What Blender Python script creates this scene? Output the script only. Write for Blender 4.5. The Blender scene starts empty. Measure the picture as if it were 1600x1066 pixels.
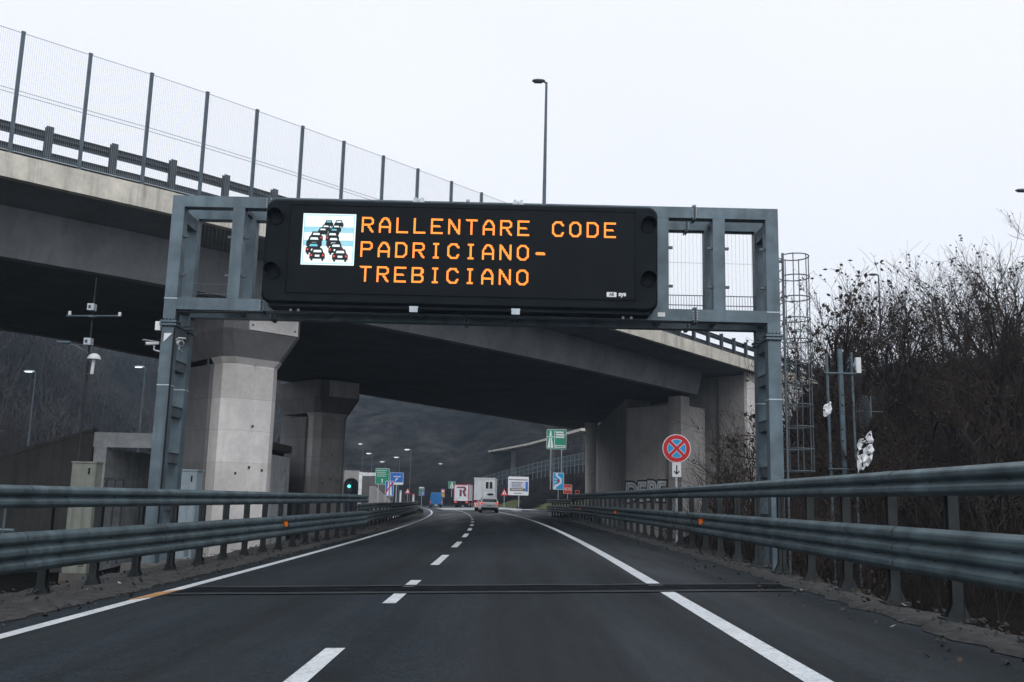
import bpy, math, random
from mathutils import Vector, Matrix
random.seed(7)
C = bpy.context.scene.collection
R = math.radians

# ------------------------------------------------------------------ camera frame (used for surveying positions)
FPX = 1470.0; PHI = .024; TH = math.atan(248/1470.)
VR = Vector((math.cos(PHI), 0, math.sin(PHI))); U0 = Vector((-math.sin(PHI), 0, math.cos(PHI))); Y0 = Vector((0, 1, 0))
VF = math.cos(TH)*Y0 + math.sin(TH)*U0; VU = math.cos(TH)*U0 - math.sin(TH)*Y0
CAM = Vector((0, 0, 1.35))
def ray(x, y): return VF + VR*((x-800)/FPX) + VU*((533-y)/FPX)
def at(x, y, Y):
    d = ray(x, y); return CAM + d*(Y/d.y)
def atz(x, y, z):
    d = ray(x, y); return CAM + d*((z-CAM.z)/d.z)

# ------------------------------------------------------------------ materials
MATS = {}
def new_mat(name):
    m = bpy.data.materials.new(name); m.use_nodes = True
    nt = m.node_tree; b = nt.nodes['Principled BSDF']
    return m, nt, b
def N(nt, t, **kw):
    n = nt.nodes.new(t)
    for k, v in kw.items():
        if k in n.inputs: n.inputs[k].default_value = v
        else: setattr(n, k, v)
    return n
def mixc(nt, fac, a, b, blend='MIX'):
    n = nt.nodes.new('ShaderNodeMix'); n.data_type = 'RGBA'; n.blend_type = blend
    for idx, v in ((0, fac), (6, a), (7, b)):
        if isinstance(v, (int, float)): n.inputs[idx].default_value = v
        elif isinstance(v, tuple): n.inputs[idx].default_value = (*v[:3], 1)
        else: nt.links.new(v, n.inputs[idx])
    return n.outputs[2]
def ramp(nt, src, p0, p1, c0=(0, 0, 0), c1=(1, 1, 1)):
    n = nt.nodes.new('ShaderNodeValToRGB'); e = n.color_ramp.elements
    e[0].position = p0; e[1].position = p1; e[0].color = (*c0, 1); e[1].color = (*c1, 1)
    nt.links.new(src, n.inputs[0]); return n.outputs[0]
def pos(nt, sx=1, sy=1, sz=1):
    g = nt.nodes.new('ShaderNodeNewGeometry'); mp = nt.nodes.new('ShaderNodeMapping')
    mp.inputs['Scale'].default_value = (sx, sy, sz); nt.links.new(g.outputs['Position'], mp.inputs[0]); return mp.outputs[0]
def noise(nt, vec, scale, detail=4, rough=.55):
    n = N(nt, 'ShaderNodeTexNoise', Scale=scale, Detail=detail, Roughness=rough); nt.links.new(vec, n.inputs['Vector']); return n.outputs['Fac']
def bump(nt, b, h, strength=.3, dist=.02):
    n = N(nt, 'ShaderNodeBump', Strength=strength, Distance=dist); nt.links.new(h, n.inputs['Height']); nt.links.new(n.outputs[0], b.inputs['Normal'])

def mat(name, col, rough=.6, metal=0., var=.25, scale=3., bmp=0., emit=None, es=0., spec=.4, streak=0.):
    if name in MATS: return MATS[name]
    m, nt, b = new_mat(name)
    b.inputs['Roughness'].default_value = rough; b.inputs['Metallic'].default_value = metal
    b.inputs['Specular IOR Level'].default_value = spec
    if var > 0:
        p = pos(nt)
        n1 = noise(nt, p, scale, 5)
        lo = tuple(c*(1-var) for c in col); hi = tuple(min(1, c*(1+var)) for c in col)
        cc = ramp(nt, n1, .3, .7, lo, hi)
        if streak:
            n2 = noise(nt, pos(nt, 1, 1, .06), scale*2, 4)
            cc = mixc(nt, ramp(nt, n2, .5, .75), cc, tuple(c*(1-streak) for c in col))
        nt.links.new(cc, b.inputs['Base Color'])
        nt.links.new(ramp(nt, noise(nt, p, scale*2.3, 3), .2, .8, (rough*.8,)*3, (min(1, rough*1.2),)*3), b.inputs['Roughness'])
        if bmp: bump(nt, b, noise(nt, p, scale*12, 3), bmp)
    else: b.inputs['Base Color'].default_value = (*col, 1)
    if emit: b.inputs['Emission Color'].default_value = (*emit, 1); b.inputs['Emission Strength'].default_value = es
    MATS[name] = m; return m

def concrete(name, col, stain=.5, joints=0., sc=.5, edge=None):
    m, nt, b = new_mat(name); b.inputs['Roughness'].default_value = .85; b.inputs['Specular IOR Level'].default_value = .25
    p = pos(nt)
    c = ramp(nt, noise(nt, p, sc, 6, .65), .28, .72, tuple(x*.72 for x in col), tuple(x*1.18 for x in col))
    n2 = noise(nt, pos(nt, 1, 1, .07), 1.7, 5, .6)
    c = mixc(nt, ramp(nt, n2, .52, .74), c, tuple(x*(1-stain) for x in col))
    n3 = noise(nt, p, 5, 6, .7)
    c = mixc(nt, .22, c, ramp(nt, n3, .3, .7, (.55,)*3, (1.3,)*3), 'MULTIPLY')
    if joints:
        s = N(nt, 'ShaderNodeSeparateXYZ'); nt.links.new(p, s.inputs[0])
        d = N(nt, 'ShaderNodeMath', operation='DIVIDE'); nt.links.new(s.outputs[2], d.inputs[0]); d.inputs[1].default_value = joints
        f = N(nt, 'ShaderNodeMath', operation='FRACT'); nt.links.new(d.outputs[0], f.inputs[0])
        l = N(nt, 'ShaderNodeMath', operation='LESS_THAN'); nt.links.new(f.outputs[0], l.inputs[0]); l.inputs[1].default_value = .03/joints
        w = N(nt, 'ShaderNodeMath', operation='MULTIPLY'); nt.links.new(l.outputs[0], w.inputs[0]); w.inputs[1].default_value = .35
        c = mixc(nt, w.outputs[0], c, tuple(x*.45 for x in col))
        fl = N(nt, 'ShaderNodeMath', operation='FLOOR'); nt.links.new(d.outputs[0], fl.inputs[0])
        wn = N(nt, 'ShaderNodeTexWhiteNoise', noise_dimensions='1D'); nt.links.new(fl.outputs[0], wn.inputs['W'])
        c = mixc(nt, .5, c, ramp(nt, wn.outputs[0], 0, 1, (.8, .78, .76), (1.1, 1.1, 1.1)), 'MULTIPLY')
    nt.links.new(c, b.inputs['Base Color']); bump(nt, b, noise(nt, p, 10, 5), .15, .015)
    MATS[name] = m; return m

STEEL = mat('galvanised_steel', (.115, .16, .188), .5, .2, .30, 1.8, .06, streak=.35)
STEELD = mat('weathered_steel', (.10, .125, .14), .55, .2, .3, 2.5, .08, streak=.35)
RAILM = mat('guardrail_steel', (.085, .122, .136), .55, .2, .42, 1.7, .10, streak=.45)
POSTM = mat('guardrail_post_steel', (.024, .029, .031), .7, .1, .4, 3)
DECKR = mat('deck_rail_steel', (.05, .066, .076), .55, .2, .25, 3)
FENCEM = mat('fence_post_steel', (.085, .115, .14), .5, .2, .2, 3)
WIREM = mat('fence_wire', (.42, .46, .5), .5, .2, 0)
BLACKM = mat('cabinet_black', (.006, .010, .013), .6, 0, .3, 1.3, spec=.1)
DISPM = mat('display_face', (.005, .008, .0105), .5, 0, .2, 2, spec=.1)
ZINC = mat('bright_zinc', (.5, .56, .6), .4, .3, .15, 5)
WHITE = mat('white_paint', (.74, .76, .77), .45, 0, .08, 4)
CREAM = mat('cream_enamel', (.22, .235, .20), .5, 0, .15, 3, streak=.3)
DARK = mat('painted_dark', (.008, .009, .01), .9, 0, .3, 2)
RUBBER = mat('tyre_rubber', (.012, .012, .013), .8, 0, .2, 8)
GLASSD = mat('dark_glass', (.012, .016, .02), .12, 0, 0, spec=.6)
BARK = mat('bark', (.032, .026, .023), .95, 0, .35, 5, spec=.04)
TWIG = mat('twig', (.043, .0345, .031), .95, 0, .4, 2, spec=.03)
LEAF = mat('dead_leaf', (.046, .034, .026), .95, 0, .4, 3, spec=.03)
AMBER = mat('amber_led', (.02, .01, .0), .5, 0, 0, emit=(1, .27, .035), es=2.1)
LEDW = mat('white_led', (.02, .02, .02), .5, 0, 0, emit=(.86, .98, 1.0), es=1.15)
LEDC = mat('cyan_led', (.02, .02, .02), .5, 0, 0, emit=(.16, .66, .85), es=.95)
LEDR = mat('red_led', (.02, .0, .0), .5, 0, 0, emit=(1, .09, .07), es=1.0)
LEDK = mat('unlit_led', (.006, .012, .016), .6, 0, 0)
LAMPW = mat('lamp_glow', (.8, .8, .8), .4, 0, 0, emit=(.9, .97, 1), es=2.5)
GREENL = mat('green_signal_glow', (.0, .3, .2), .4, 0, 0, emit=(.1, 1, .72), es=2.4)
TAIL = mat('tail_light', (.5, .02, .015), .3, 0, 0, emit=(1, .10, .05), es=.8)
REFL = mat('orange_reflector', (1.0, .2, .01), .3, 0, 0)
SGREEN = mat('sign_green', (.005, .27, .15), .45, 0, .06, 3)
SBLUE = mat('sign_blue', (.02, .15, .55), .45, 0, .06, 3)
SCYAN = mat('sign_light_blue', (.02, .36, .72), .45, 0, .06, 3)
SRED = mat('sign_red', (.62, .02, .03), .45, 0, .06, 3)
SWHITE = mat('sign_white', (.82, .83, .84), .45, 0, .04, 3)
SBROWN = mat('sign_brown', (.12, .07, .05), .5, 0, .1, 3)
SBLACK = mat('sign_black', (.015, .015, .017), .5, 0, 0)
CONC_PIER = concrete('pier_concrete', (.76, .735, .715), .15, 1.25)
CONC_SHADE = concrete('shaded_concrete', (.215, .215, .22), .3, 1.25)  # darkened pier concrete: deck shade put into rear shafts and caps
CONC_PIER2 = concrete('shaded_pier_concrete', (.58, .56, .55), .25, 1.25)  # second pier's concrete, darkened: shade under the deck is in the colour
CONC_SOF = concrete('soffit_concrete', (.13, .135, .14), .3)  # darker copy of the girder concrete: underside shade put into the colour
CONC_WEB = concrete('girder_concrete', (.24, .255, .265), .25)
CONC_EDGE = concrete('edge_concrete', (.68, .645, .56), .62, 0, 1.2)
CONC_ABUT = concrete('abutment_concrete', (.36, .345, .335), .3)
CONC_PORTAL = concrete('portal_concrete', (.86, .88, .89), .35, 0, 1.5)
CONC_OLD = concrete('old_concrete', (.13, .125, .118), .55)

def asphalt():
    m, nt, b = new_mat('asphalt'); p = pos(nt)
    c = ramp(nt, noise(nt, p, 34, 3, .75), .40, .60, (.0028, .0054, .0080), (.0130, .0208, .0280))
    c = mixc(nt, .8, c, ramp(nt, noise(nt, p, 8, 4, .7), .40, .62, (.75, .75, .76), (1.3, 1.3, 1.3)), 'MULTIPLY')
    c = mixc(nt, .85, c, ramp(nt, noise(nt, pos(nt, 1, .025, 1), 1.2, 4), .38, .62, (.62, .63, .64), (1.42, 1.42, 1.40)), 'MULTIPLY')     # wheel tracks along the lane
    c = mixc(nt, .6, c, ramp(nt, noise(nt, p, .3, 5), .36, .64, (.72, .73, .75), (1.3, 1.28, 1.26)), 'MULTIPLY')
    v = N(nt, 'ShaderNodeTexVoronoi', Scale=.55); v.feature = 'DISTANCE_TO_EDGE'; nt.links.new(pos(nt, 1, .35, 1), v.inputs['Vector'])
    w = N(nt, 'ShaderNodeMath', operation='LESS_THAN'); nt.links.new(v.outputs['Distance'], w.inputs[0]); w.inputs[1].default_value = .006
    g = N(nt, 'ShaderNodeMath', operation='MULTIPLY'); nt.links.new(w.outputs[0], g.inputs[0]); nt.links.new(ramp(nt, noise(nt, p, .35, 3), .55, .62), g.inputs[1])
    c = mixc(nt, g.outputs[0], c, (.003, .0035, .004))                          # a few cracks
    nt.links.new(c, b.inputs['Base Color'])
    nt.links.new(ramp(nt, noise(nt, pos(nt, 1, .08, 1), .6, 5), .35, .68, (.48,)*3, (.85,)*3), b.inputs['Roughness'])
    b.inputs['Specular IOR Level'].default_value = .2
    bump(nt, b, noise(nt, p, 70, 3), .6, .012); return m
ASPH = asphalt()
def paint():
    m, nt, b = new_mat('road_paint'); p = pos(nt)
    c = ramp(nt, noise(nt, p, 1.3, 5), .3, .7, (.52, .56, .58), (.72, .75, .77))
    w = ramp(nt, noise(nt, p, 16, 6, .75), .52, .66)
    c = mixc(nt, w, c, (.30, .32, .34)); c = mixc(nt, ramp(nt, noise(nt, p, 34, 4, .8), .58, .66), c, (.06, .068, .075))
    nt.links.new(c, b.inputs['Base Color']); b.inputs['Roughness'].default_value = .55; bump(nt, b, noise(nt, p, 60), .2, .01); return m
PAINT = paint()
ORANGEP = mat('orange_road_paint', (.40, .21, .085), .7, 0, .4, 6)
GRAVEL = mat('gravel_verge', (.046, .046, .045), .9, 0, .5, 7, .8)
JOINTD = mat('joint_rubber', (.0058, .0074, .0090), .8, 0, .6, 2.5, spec=.05)
JOINTL = mat('joint_mortar', (.021, .027, .032), .8, 0, .6, 1.2)
def ground_mat():
    m, nt, b = new_mat('scrub_ground'); p = pos(nt)
    brown = ramp(nt, noise(nt, p, .35, 6, .7), .3, .7, (.008, .0066, .0058), (.026, .021, .018))
    grass = ramp(nt, noise(nt, p, .9, 6, .7), .3, .7, (.010, .012, .006), (.026, .028, .013))
    n = noise(nt, p, .06, 4)
    c = mixc(nt, ramp(nt, n, .50, .64), brown, grass)
    nt.links.new(c, b.inputs['Base Color']); b.inputs['Roughness'].default_value = 1; b.inputs['Specular IOR Level'].default_value = .05
    bump(nt, b, noise(nt, p, 3, 6, .7), 1.0, .3); return m
GROUND = ground_mat()
GRASSM = mat('verge_grass', (.075, .082, .032), 1, 0, .4, .8, .6, spec=.05)
def hill_mat():
    m, nt, b = new_mat('wooded_hill'); p = pos(nt)
    c = ramp(nt, noise(nt, p, .028, 7, .62), .36, .66, (.014, .0145, .016), (.058, .058, .059))
    c = mixc(nt, .9, c, ramp(nt, noise(nt, p, .22, 6, .7), .38, .62, (.40, .40, .42), (1.75, 1.7, 1.62)), 'MULTIPLY')
    v = N(nt, 'ShaderNodeTexVoronoi', Scale=.16); nt.links.new(p, v.inputs['Vector'])
    c = mixc(nt, .6, c, ramp(nt, v.outputs['Distance'], .1, .75, (1.35, 1.32, 1.3), (.45, .45, .47)), 'MULTIPLY')
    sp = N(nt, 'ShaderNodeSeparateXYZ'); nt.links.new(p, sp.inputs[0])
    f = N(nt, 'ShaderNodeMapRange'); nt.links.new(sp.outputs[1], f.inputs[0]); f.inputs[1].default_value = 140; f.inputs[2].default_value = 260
    c = mixc(nt, f.outputs[0], mixc(nt, 1., c, (.50, .44, .40), 'MULTIPLY'), c)     # near slopes darker, far slopes paler: distance haze put into the colour
    nt.links.new(c, b.inputs['Base Color']); b.inputs['Roughness'].default_value = 1; b.inputs['Specular IOR Level'].default_value = 0
    bump(nt, b, noise(nt, p, .25, 8, .75), 1, 3.); return m
HILLM = hill_mat()

# ------------------------------------------------------------------ mesh builder
OFF = {}
class MB:
    def __init__(s): s.v = []; s.f = []; s.m = []; s.ms = []
    def mi(s, m):
        if m not in s.ms: s.ms.append(m)
        return s.ms.index(m)
    def add(s, vs, fs, m):
        o = len(s.v); s.v += [tuple(v) for v in vs]; i = s.mi(m)
        for f in fs: s.f.append(tuple(o+k for k in f)); s.m.append(i)
    def box(s, x0, x1, y0, y1, z0, z1, m, T=None):
        vs = [(x, y, z) for z in (z0, z1) for y in (y0, y1) for x in (x0, x1)]
        if T: vs = [T @ Vector(v) for v in vs]
        s.add(vs, [(0, 2, 3, 1), (4, 5, 7, 6), (0, 1, 5, 4), (2, 6, 7, 3), (0, 4, 6, 2), (1, 3, 7, 5)], m)
    def prism(s, poly, z0, z1, m, T=None, top=None):
        n = len(poly); tp = top or poly
        vs = [(x, y, z0) for x, y in poly] + [(x, y, z1) for x, y in tp]
        if T: vs = [T @ Vector(v) for v in vs]
        s.add(vs, [tuple(range(n-1, -1, -1)), tuple(range(n, 2*n))] + [(i, (i+1) % n, n+(i+1) % n, n+i) for i in range(n)], m)
    def rings(s, rs, m, cap=True):
        n = len(rs[0]); vs = [v for r in rs for v in r]; fs = []
        for k in range(len(rs)-1):
            for i in range(n): fs.append((k*n+i, k*n+(i+1) % n, (k+1)*n+(i+1) % n, (k+1)*n+i))
        if cap: fs += [tuple(range(n-1, -1, -1)), tuple((len(rs)-1)*n+i for i in range(n))]
        s.add(vs, fs, m)
    def tube(s, pts, rad, m, n=6, cap=True):
        pts = [Vector(p) for p in pts]; rs = []
        if not isinstance(rad, (list, tuple)): rad = [rad]*len(pts)
        for i, p in enumerate(pts):
            d = (pts[min(i+1, len(pts)-1)] - pts[max(i-1, 0)]).normalized()
            a = d.cross(Vector((0, 0, 1)))
            if a.length < .05: a = d.cross(Vector((1, 0, 0)))
            a.normalize(); b = d.cross(a)
            rs.append([tuple(p + (a*math.cos(2*math.pi*k/n) + b*math.sin(2*math.pi*k/n))*rad[i]) for k in range(n)])
        s.rings(rs, m, cap)
    def disc(s, c, r, d, m, n=24, axis='y'):
        c = Vector(c); vs = []
        for o in (0, d):
            for k in range(n):
                a = 2*math.pi*k/n; u, w = r*math.cos(a), r*math.sin(a)
                vs.append(c + (Vector((u, o, w)) if axis == 'y' else Vector((o, u, w)) if axis == 'x' else Vector((u, w, o))))
        s.add(vs, [tuple(range(n)), tuple(range(2*n-1, n-1, -1))] + [(k, n+k, n+(k+1) % n, (k+1) % n) for k in range(n)], m)
    def sheet(s, c, poly, d, m):     # flat outline in the XZ plane at point c, thickness d towards -y
        n = len(poly); c = Vector(c)
        vs = [c + Vector((u, 0, w)) for u, w in poly] + [c + Vector((u, -d, w)) for u, w in poly]
        s.add(vs, [tuple(range(n)), tuple(range(2*n-1, n-1, -1))] + [(k, (k+1) % n, n+(k+1) % n, n+k) for k in range(n)], m)
    def build(s, name, parent=None, local=False, smooth=False):
        vs = s.v; off = Vector((0, 0, 0))
        if not local:
            if parent is not None: off = OFF[parent.name]
            elif vs:
                xs, ys, zs = zip(*vs); off = Vector(((min(xs)+max(xs))/2, (min(ys)+max(ys))/2, min(zs)))
            vs = [(x-off.x, y-off.y, z-off.z) for x, y, z in vs]
        me = bpy.data.meshes.new(name); me.from_pydata(vs, [], s.f)
        for m in s.ms: me.materials.append(m)
        me.polygons.foreach_set('material_index', s.m)
        if smooth: me.polygons.foreach_set('use_smooth', [True]*len(s.f))
        me.update()
        import bmesh
        bm = bmesh.new(); bm.from_mesh(me); bmesh.ops.recalc_face_normals(bm, faces=bm.faces); bm.to_mesh(me); bm.free()
        o = bpy.data.objects.new(name, me); C.objects.link(o)
        if parent is not None: o.parent = parent; OFF[o.name] = off
        elif not local: o.location = off; OFF[o.name] = off
        return o
def tag(o, label=None, cat=None, group=None, kind=None):
    if label: o['label'] = label
    if cat: o['category'] = cat
    if group: o['group'] = group
    if kind: o['kind'] = kind
    return o
def empty(name, loc, label, cat, group=None, rz=0):
    o = bpy.data.objects.new(name, None); C.objects.link(o); o.location = loc; o.rotation_euler = (0, 0, rz)
    o.empty_display_size = .2; OFF[o.name] = Vector(loc); return tag(o, label, cat, group)
def copy_part(o, parent, loc=None, rz=None):
    c = o.copy(); C.objects.link(c); c.parent = parent
    if loc is not None: c.location = loc
    if rz is not None: c.rotation_euler = (0, 0, rz)
    for ch in list(o.children): copy_part(ch, c)
    return c
def copy_thing(o, loc, rz, label, scale=None):
    c = o.copy(); C.objects.link(c); c.location = loc; c.rotation_euler = (0, 0, rz); c['label'] = label
    if scale: c.scale = scale
    for ch in list(o.children): copy_part(ch, c)
    return c
def text_mesh(s, txt, size, m, c, bold=0., shear=0.):   # lettering into MB s, in the XZ plane, centred at c, facing -y
    cu = bpy.data.curves.new('t', 'FONT'); cu.body = txt; cu.size = size; cu.align_x = 'CENTER'; cu.align_y = 'CENTER'; cu.offset = bold; cu.extrude = .004; cu.shear = shear
    o = bpy.data.objects.new('t', cu); C.objects.link(o)
    dg = bpy.context.evaluated_depsgraph_get(); me = bpy.data.meshes.new_from_object(o.evaluated_get(dg))
    vs = [Vector(c) + Vector((v.co.x, -v.co.z, v.co.y)) for v in me.vertices]
    s.add(vs, [tuple(p.vertices) for p in me.polygons], m)
    bpy.data.objects.remove(o); bpy.data.curves.remove(cu); bpy.data.meshes.remove(me)
def struct(mb, name, smooth=False):
    o = mb.build(name, smooth=smooth); o['kind'] = 'structure'; return o

# ------------------------------------------------------------------ road
def xc(Y):
    d = max(Y-19, 0)
    return -.0005*d*d if Y < 235 else -.0005*216*216 - .216*(Y-235)
def rz(X): return .024*max(-16, min(8, X))
def ribbon(o0, o1, ya, yb, dz, m, step=2., mb=None, thick=0):
    mb = mb or MB(); n = max(2, int((yb-ya)/step)+1); vs = []
    for i in range(n):
        Y = ya + (yb-ya)*i/(n-1); a = o0(Y) if callable(o0) else o0; b = o1(Y) if callable(o1) else o1
        for o in (a, b): X = xc(Y)+o; vs.append((X, Y, rz(X)+dz))
    mb.add(vs, [(2*i, 2*i+1, 2*i+3, 2*i+2) for i in range(n-1)], m); return mb
def wide_r(Y): return 4.45 if Y < 72 else 4.45 + 5.5*min(1, (Y-72)/35.)
struct(ribbon(-6.0, wide_r, -8, 330, 0, ASPH, 3), 'road')
struct(ribbon(-5.16, -4.98, -6, 300, .006, PAINT, 2), 'left_edge_line')
struct(ribbon(2.22, 2.44, -6, 300, .006, PAINT, 2), 'right_edge_line')
mb = MB()
for k in range(38):
    y0 = 12.9 + 7.4*(k-2) - .1
    if y0 < 0: continue
    ribbon(-1.68, -1.50, y0, y0+3.6, .006, PAINT, 1., mb)
struct(mb, 'lane_dashes')
mb = MB()
mb.add([(-5.18, 13.15, rz(-5.18)+.010), (-4.97, 13.6, rz(-4.97)+.010), (-4.97, 14.7, rz(-4.97)+.010), (-5.18, 14.25, rz(-5.18)+.010)], [(0, 1, 2, 3)], ORANGEP)
struct(mb, 'orange_line_patch')
def cross_strip(yL, yR, w, dz, m, mb):
    n = 12; vs = []
    for i in range(n+1):
        X = -4.9 + 9.3*i/n; Y = yL + (yR-yL)*i/n
        j = random.uniform(-.045, .045)
        vs += [(X, Y-w/2+j, rz(X)+dz), (X, Y+w/2+j, rz(X)+dz)]
    mb.add(vs, [(2*i, 2*i+2, 2*i+3, 2*i+1) for i in range(n)], m)
mb = MB(); cross_strip(14.55, 15.15, .80, .010, JOINTD, mb); cross_strip(15.08, 15.68, .20, .0145, JOINTL, mb); cross_strip(13.98, 14.58, .24, .0145, JOINTL, mb)
struct(mb, 'expansion_joint')
# gravelly kerb strips beside the asphalt
def verge(side, ya, yb, o0, o1, name):
    mb = MB(); n = int((yb-ya)/.35); vs = []
    for i in range(n+1):
        Y = ya+(yb-ya)*i/n
        a = o0 + random.uniform(-.10, .07); b = o1(Y) if callable(o1) else o1
        row = [(a, .008), (a+(b-a)*.12, .03+random.uniform(0, .025)), (a+(b-a)*.45, .04+random.uniform(0, .025)), (b, .02+random.uniform(-.03, .02)), (b+(b-a)*.25, -.7)]
        for o, z in row: X = xc(Y)+side*o; vs.append((X, Y, rz(X)+z))
    mb.add(vs, [(5*i+j, 5*i+j+1, 5*i+j+6, 5*i+j+5) for i in range(n) for j in range(4)], GRAVEL); struct(mb, name)
verge(1, 0, 76, 4.38, 5.05, 'right_verge'); verge(-1, 0, 90, 5.62, 7.3, 'left_verge')

# ------------------------------------------------------------------ terrain
def ss(a, b, x):
    t = max(0., min(1., (x-a)/(b-a))); return t*t*(3-2*t)
import mathutils.noise as mn
def fbm(x, y, s): return mn.fractal(Vector((x*s, y*s, 3.7)), 1., 2., 5)
RAMP = [(24, 75), (34, 86), (48, 98), (80, 122)]
def ramp_dist(x, y):
    best = 1e9
    for (ax, ay), (bx, by) in zip(RAMP, RAMP[1:]):
        dx, dy = bx-ax, by-ay; t = max(0, min(1, ((x-ax)*dx+(y-ay)*dy)/(dx*dx+dy*dy)))
        px, py = ax+dx*t, ay+dy*t; d = math.hypot(x-px, y-py)
        side = (x-px)*dy-(y-py)*dx
        if d < best: best, sd = d, side
    return best, sd
def H(X, Y):
    c = xc(Y); dR = X-c-5.2; dL = -(X-c)-7.2
    if Y > 78: dR -= 5.5*min(1, (Y-72)/35.)
    z = rz(X)-.2
    nz = fbm(X, Y, .09)
    if dR > 0:
        k = ss(78, 92, Y)
        near = -1.7*ss(0, 2., dR) + ss(3, 6, dR)*(.26*max(dR-3, 0)) + .35*nz*ss(1, 6, dR)
        d, sd = ramp_dist(X, Y)
        if X > 19: near = max(near, 11.0 - (.75*max(d-1.5, 0) if sd > 0 else .45*max(d-13, 0)))
        far = ss(1, 4, dR)*.75*min(max(dR-3, 0), 8.) + .02*dR + .25*nz*ss(1, 4, dR)
        z += near*(1-k) + far*k
    elif dL > 0:
        z += -.9*ss(0, 2.5, dL) - .8*ss(4, 10, dL) + .3*nz*ss(0, 5, dL)
    Rr = math.hypot(X, Y); a = X/max(Y, 1.)
    # wooded hills all round
    if Y > 20:
        r0 = 70 + 135*ss(-.62, -.28, a) if a < .2 else 205 - 95*ss(.27, .36, a)
        slope = .38 - .16*ss(.1, .3, a)
        hh = slope*max(Rr-r0, 0)
        cap = 95 if a < 0 else 95 - 42*ss(.0, .14, a)
        hh = cap*(1-math.exp(-hh/cap)) if hh > 0 else 0
        hh += (fbm(X, Y, .012)*14 + fbm(X, Y, .05)*3)*ss(0, 90, Rr-r0)
        z += max(hh, 0)
    return z
def grid(xs, ys, m, name, fn=H, cut=None):
    mb = MB(); nx = len(xs); vs = [(x, y, fn(x, y)) for y in ys for x in xs]; fs = []
    for j in range(len(ys)-1):
        for i in range(nx-1):
            if cut and cut(xs[i], ys[j]): continue
            fs.append((j*nx+i, j*nx+i+1, (j+1)*nx+i+1, (j+1)*nx+i))
    mb.add(vs, fs, m); return struct(mb, name, True)
def lin(a, b, s): n = max(1, round((b-a)/s)); return [a+(b-a)*i/n for i in range(n+1)]
xs = lin(-70, -16, 3)[:-1] + lin(-16, 20, 1)[:-1] + lin(20, 70, 2.5)
ys = lin(-12, 30, 2)[:-1] + lin(30, 130, 2)
grid(xs, ys, GROUND, 'ground')
XS = lin(-380, -70, 12)[:-1] + lin(-70, 70, 7)[:-1] + lin(70, 380, 12); YS = lin(-12, 130, 8)[:-1] + lin(130, 580, 8)
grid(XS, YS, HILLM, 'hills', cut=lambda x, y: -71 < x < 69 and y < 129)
mb = MB(); n = 90; vs = []
for i in range(n+1):
    Y = 78+222*i/n
    for o, z in ((.1, .04), (1.5, .25), (4, .9), (7, 1.6), (8, .3)): X = xc(Y)+wide_r(Y)+o*ss(76, 110, Y)+.02; vs.append((X, Y, rz(X)+z*ss(76, 110, Y)+.08*fbm(X, Y, .4)))
mb.add(vs, [(5*i+j, 5*i+j+1, 5*i+j+6, 5*i+j+5) for i in range(n) for j in range(4)], GRASSM); struct(mb, 'grass_verge', True)
struct(ribbon(-3.2, lambda Y: wide_r(Y)-.1, 128, 196, .004, mat('painted_sheen', (.30, .315, .33), .7, 0, .25, .5), 3), 'painted_sheen')  # pale sheet: sky sheen of the wet road put into its colour
mb = MB(); n = 60
mb.rings([[(xc(Y)+o, Y, rz(xc(Y)+o)+z) for o, z in ((4.6, -.1), (4.6, .14), (5.5, .14), (5.5, -.1))] for Y in [112+130*i/n for i in range(n+1)]], mat('kerb_concrete', (.5, .51, .52), .8, 0, .2, 1)); struct(mb, 'kerb')

rl = random.Random(31); mb = MB()
for k in range(2800):
    side = rl.random() < .5; Y = rl.uniform(4, 46)**1.0
    o = rl.uniform(4.36, 5.15) if side else -rl.uniform(5.45, 7.2)
    if rl.random() < .12: o = rl.uniform(3.6, 4.4) if side else -rl.uniform(5.3, 5.7)
    X = xc(Y)+o; s_ = rl.uniform(.012, .045); z = rz(X)+(.075 if abs(o) > (4.5 if side else 5.75) else .012)
    a = rl.uniform(0, 6.28); u = Vector((math.cos(a)*s_, math.sin(a)*s_, rl.uniform(-.5, .8)*s_)); v = Vector((-math.sin(a)*s_*.6, math.cos(a)*s_*.6, rl.uniform(-.3, .6)*s_)); p = Vector((X, Y, z))
    m_ = GRAVEL if rl.random() < .5 else mat('leaf_litter', (.055, .036, .022), .9, 0, .4, 4) if rl.random() < .965 else mat('pale_litter', (.3, .3, .29), .8, 0, .2, 4)
    if m_ is GRAVEL: mb.add([p+u, p+v, p-u, p-v, p+Vector((0, 0, s_*.9))], [(0, 1, 4), (1, 2, 4), (2, 3, 4), (3, 0, 4)], m_)
    else: mb.add([p+u, p+v, p-u, p-v], [(0, 1, 2, 3)], m_)
o = mb.build('leaf_litter'); o['kind'] = 'stuff'

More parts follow.
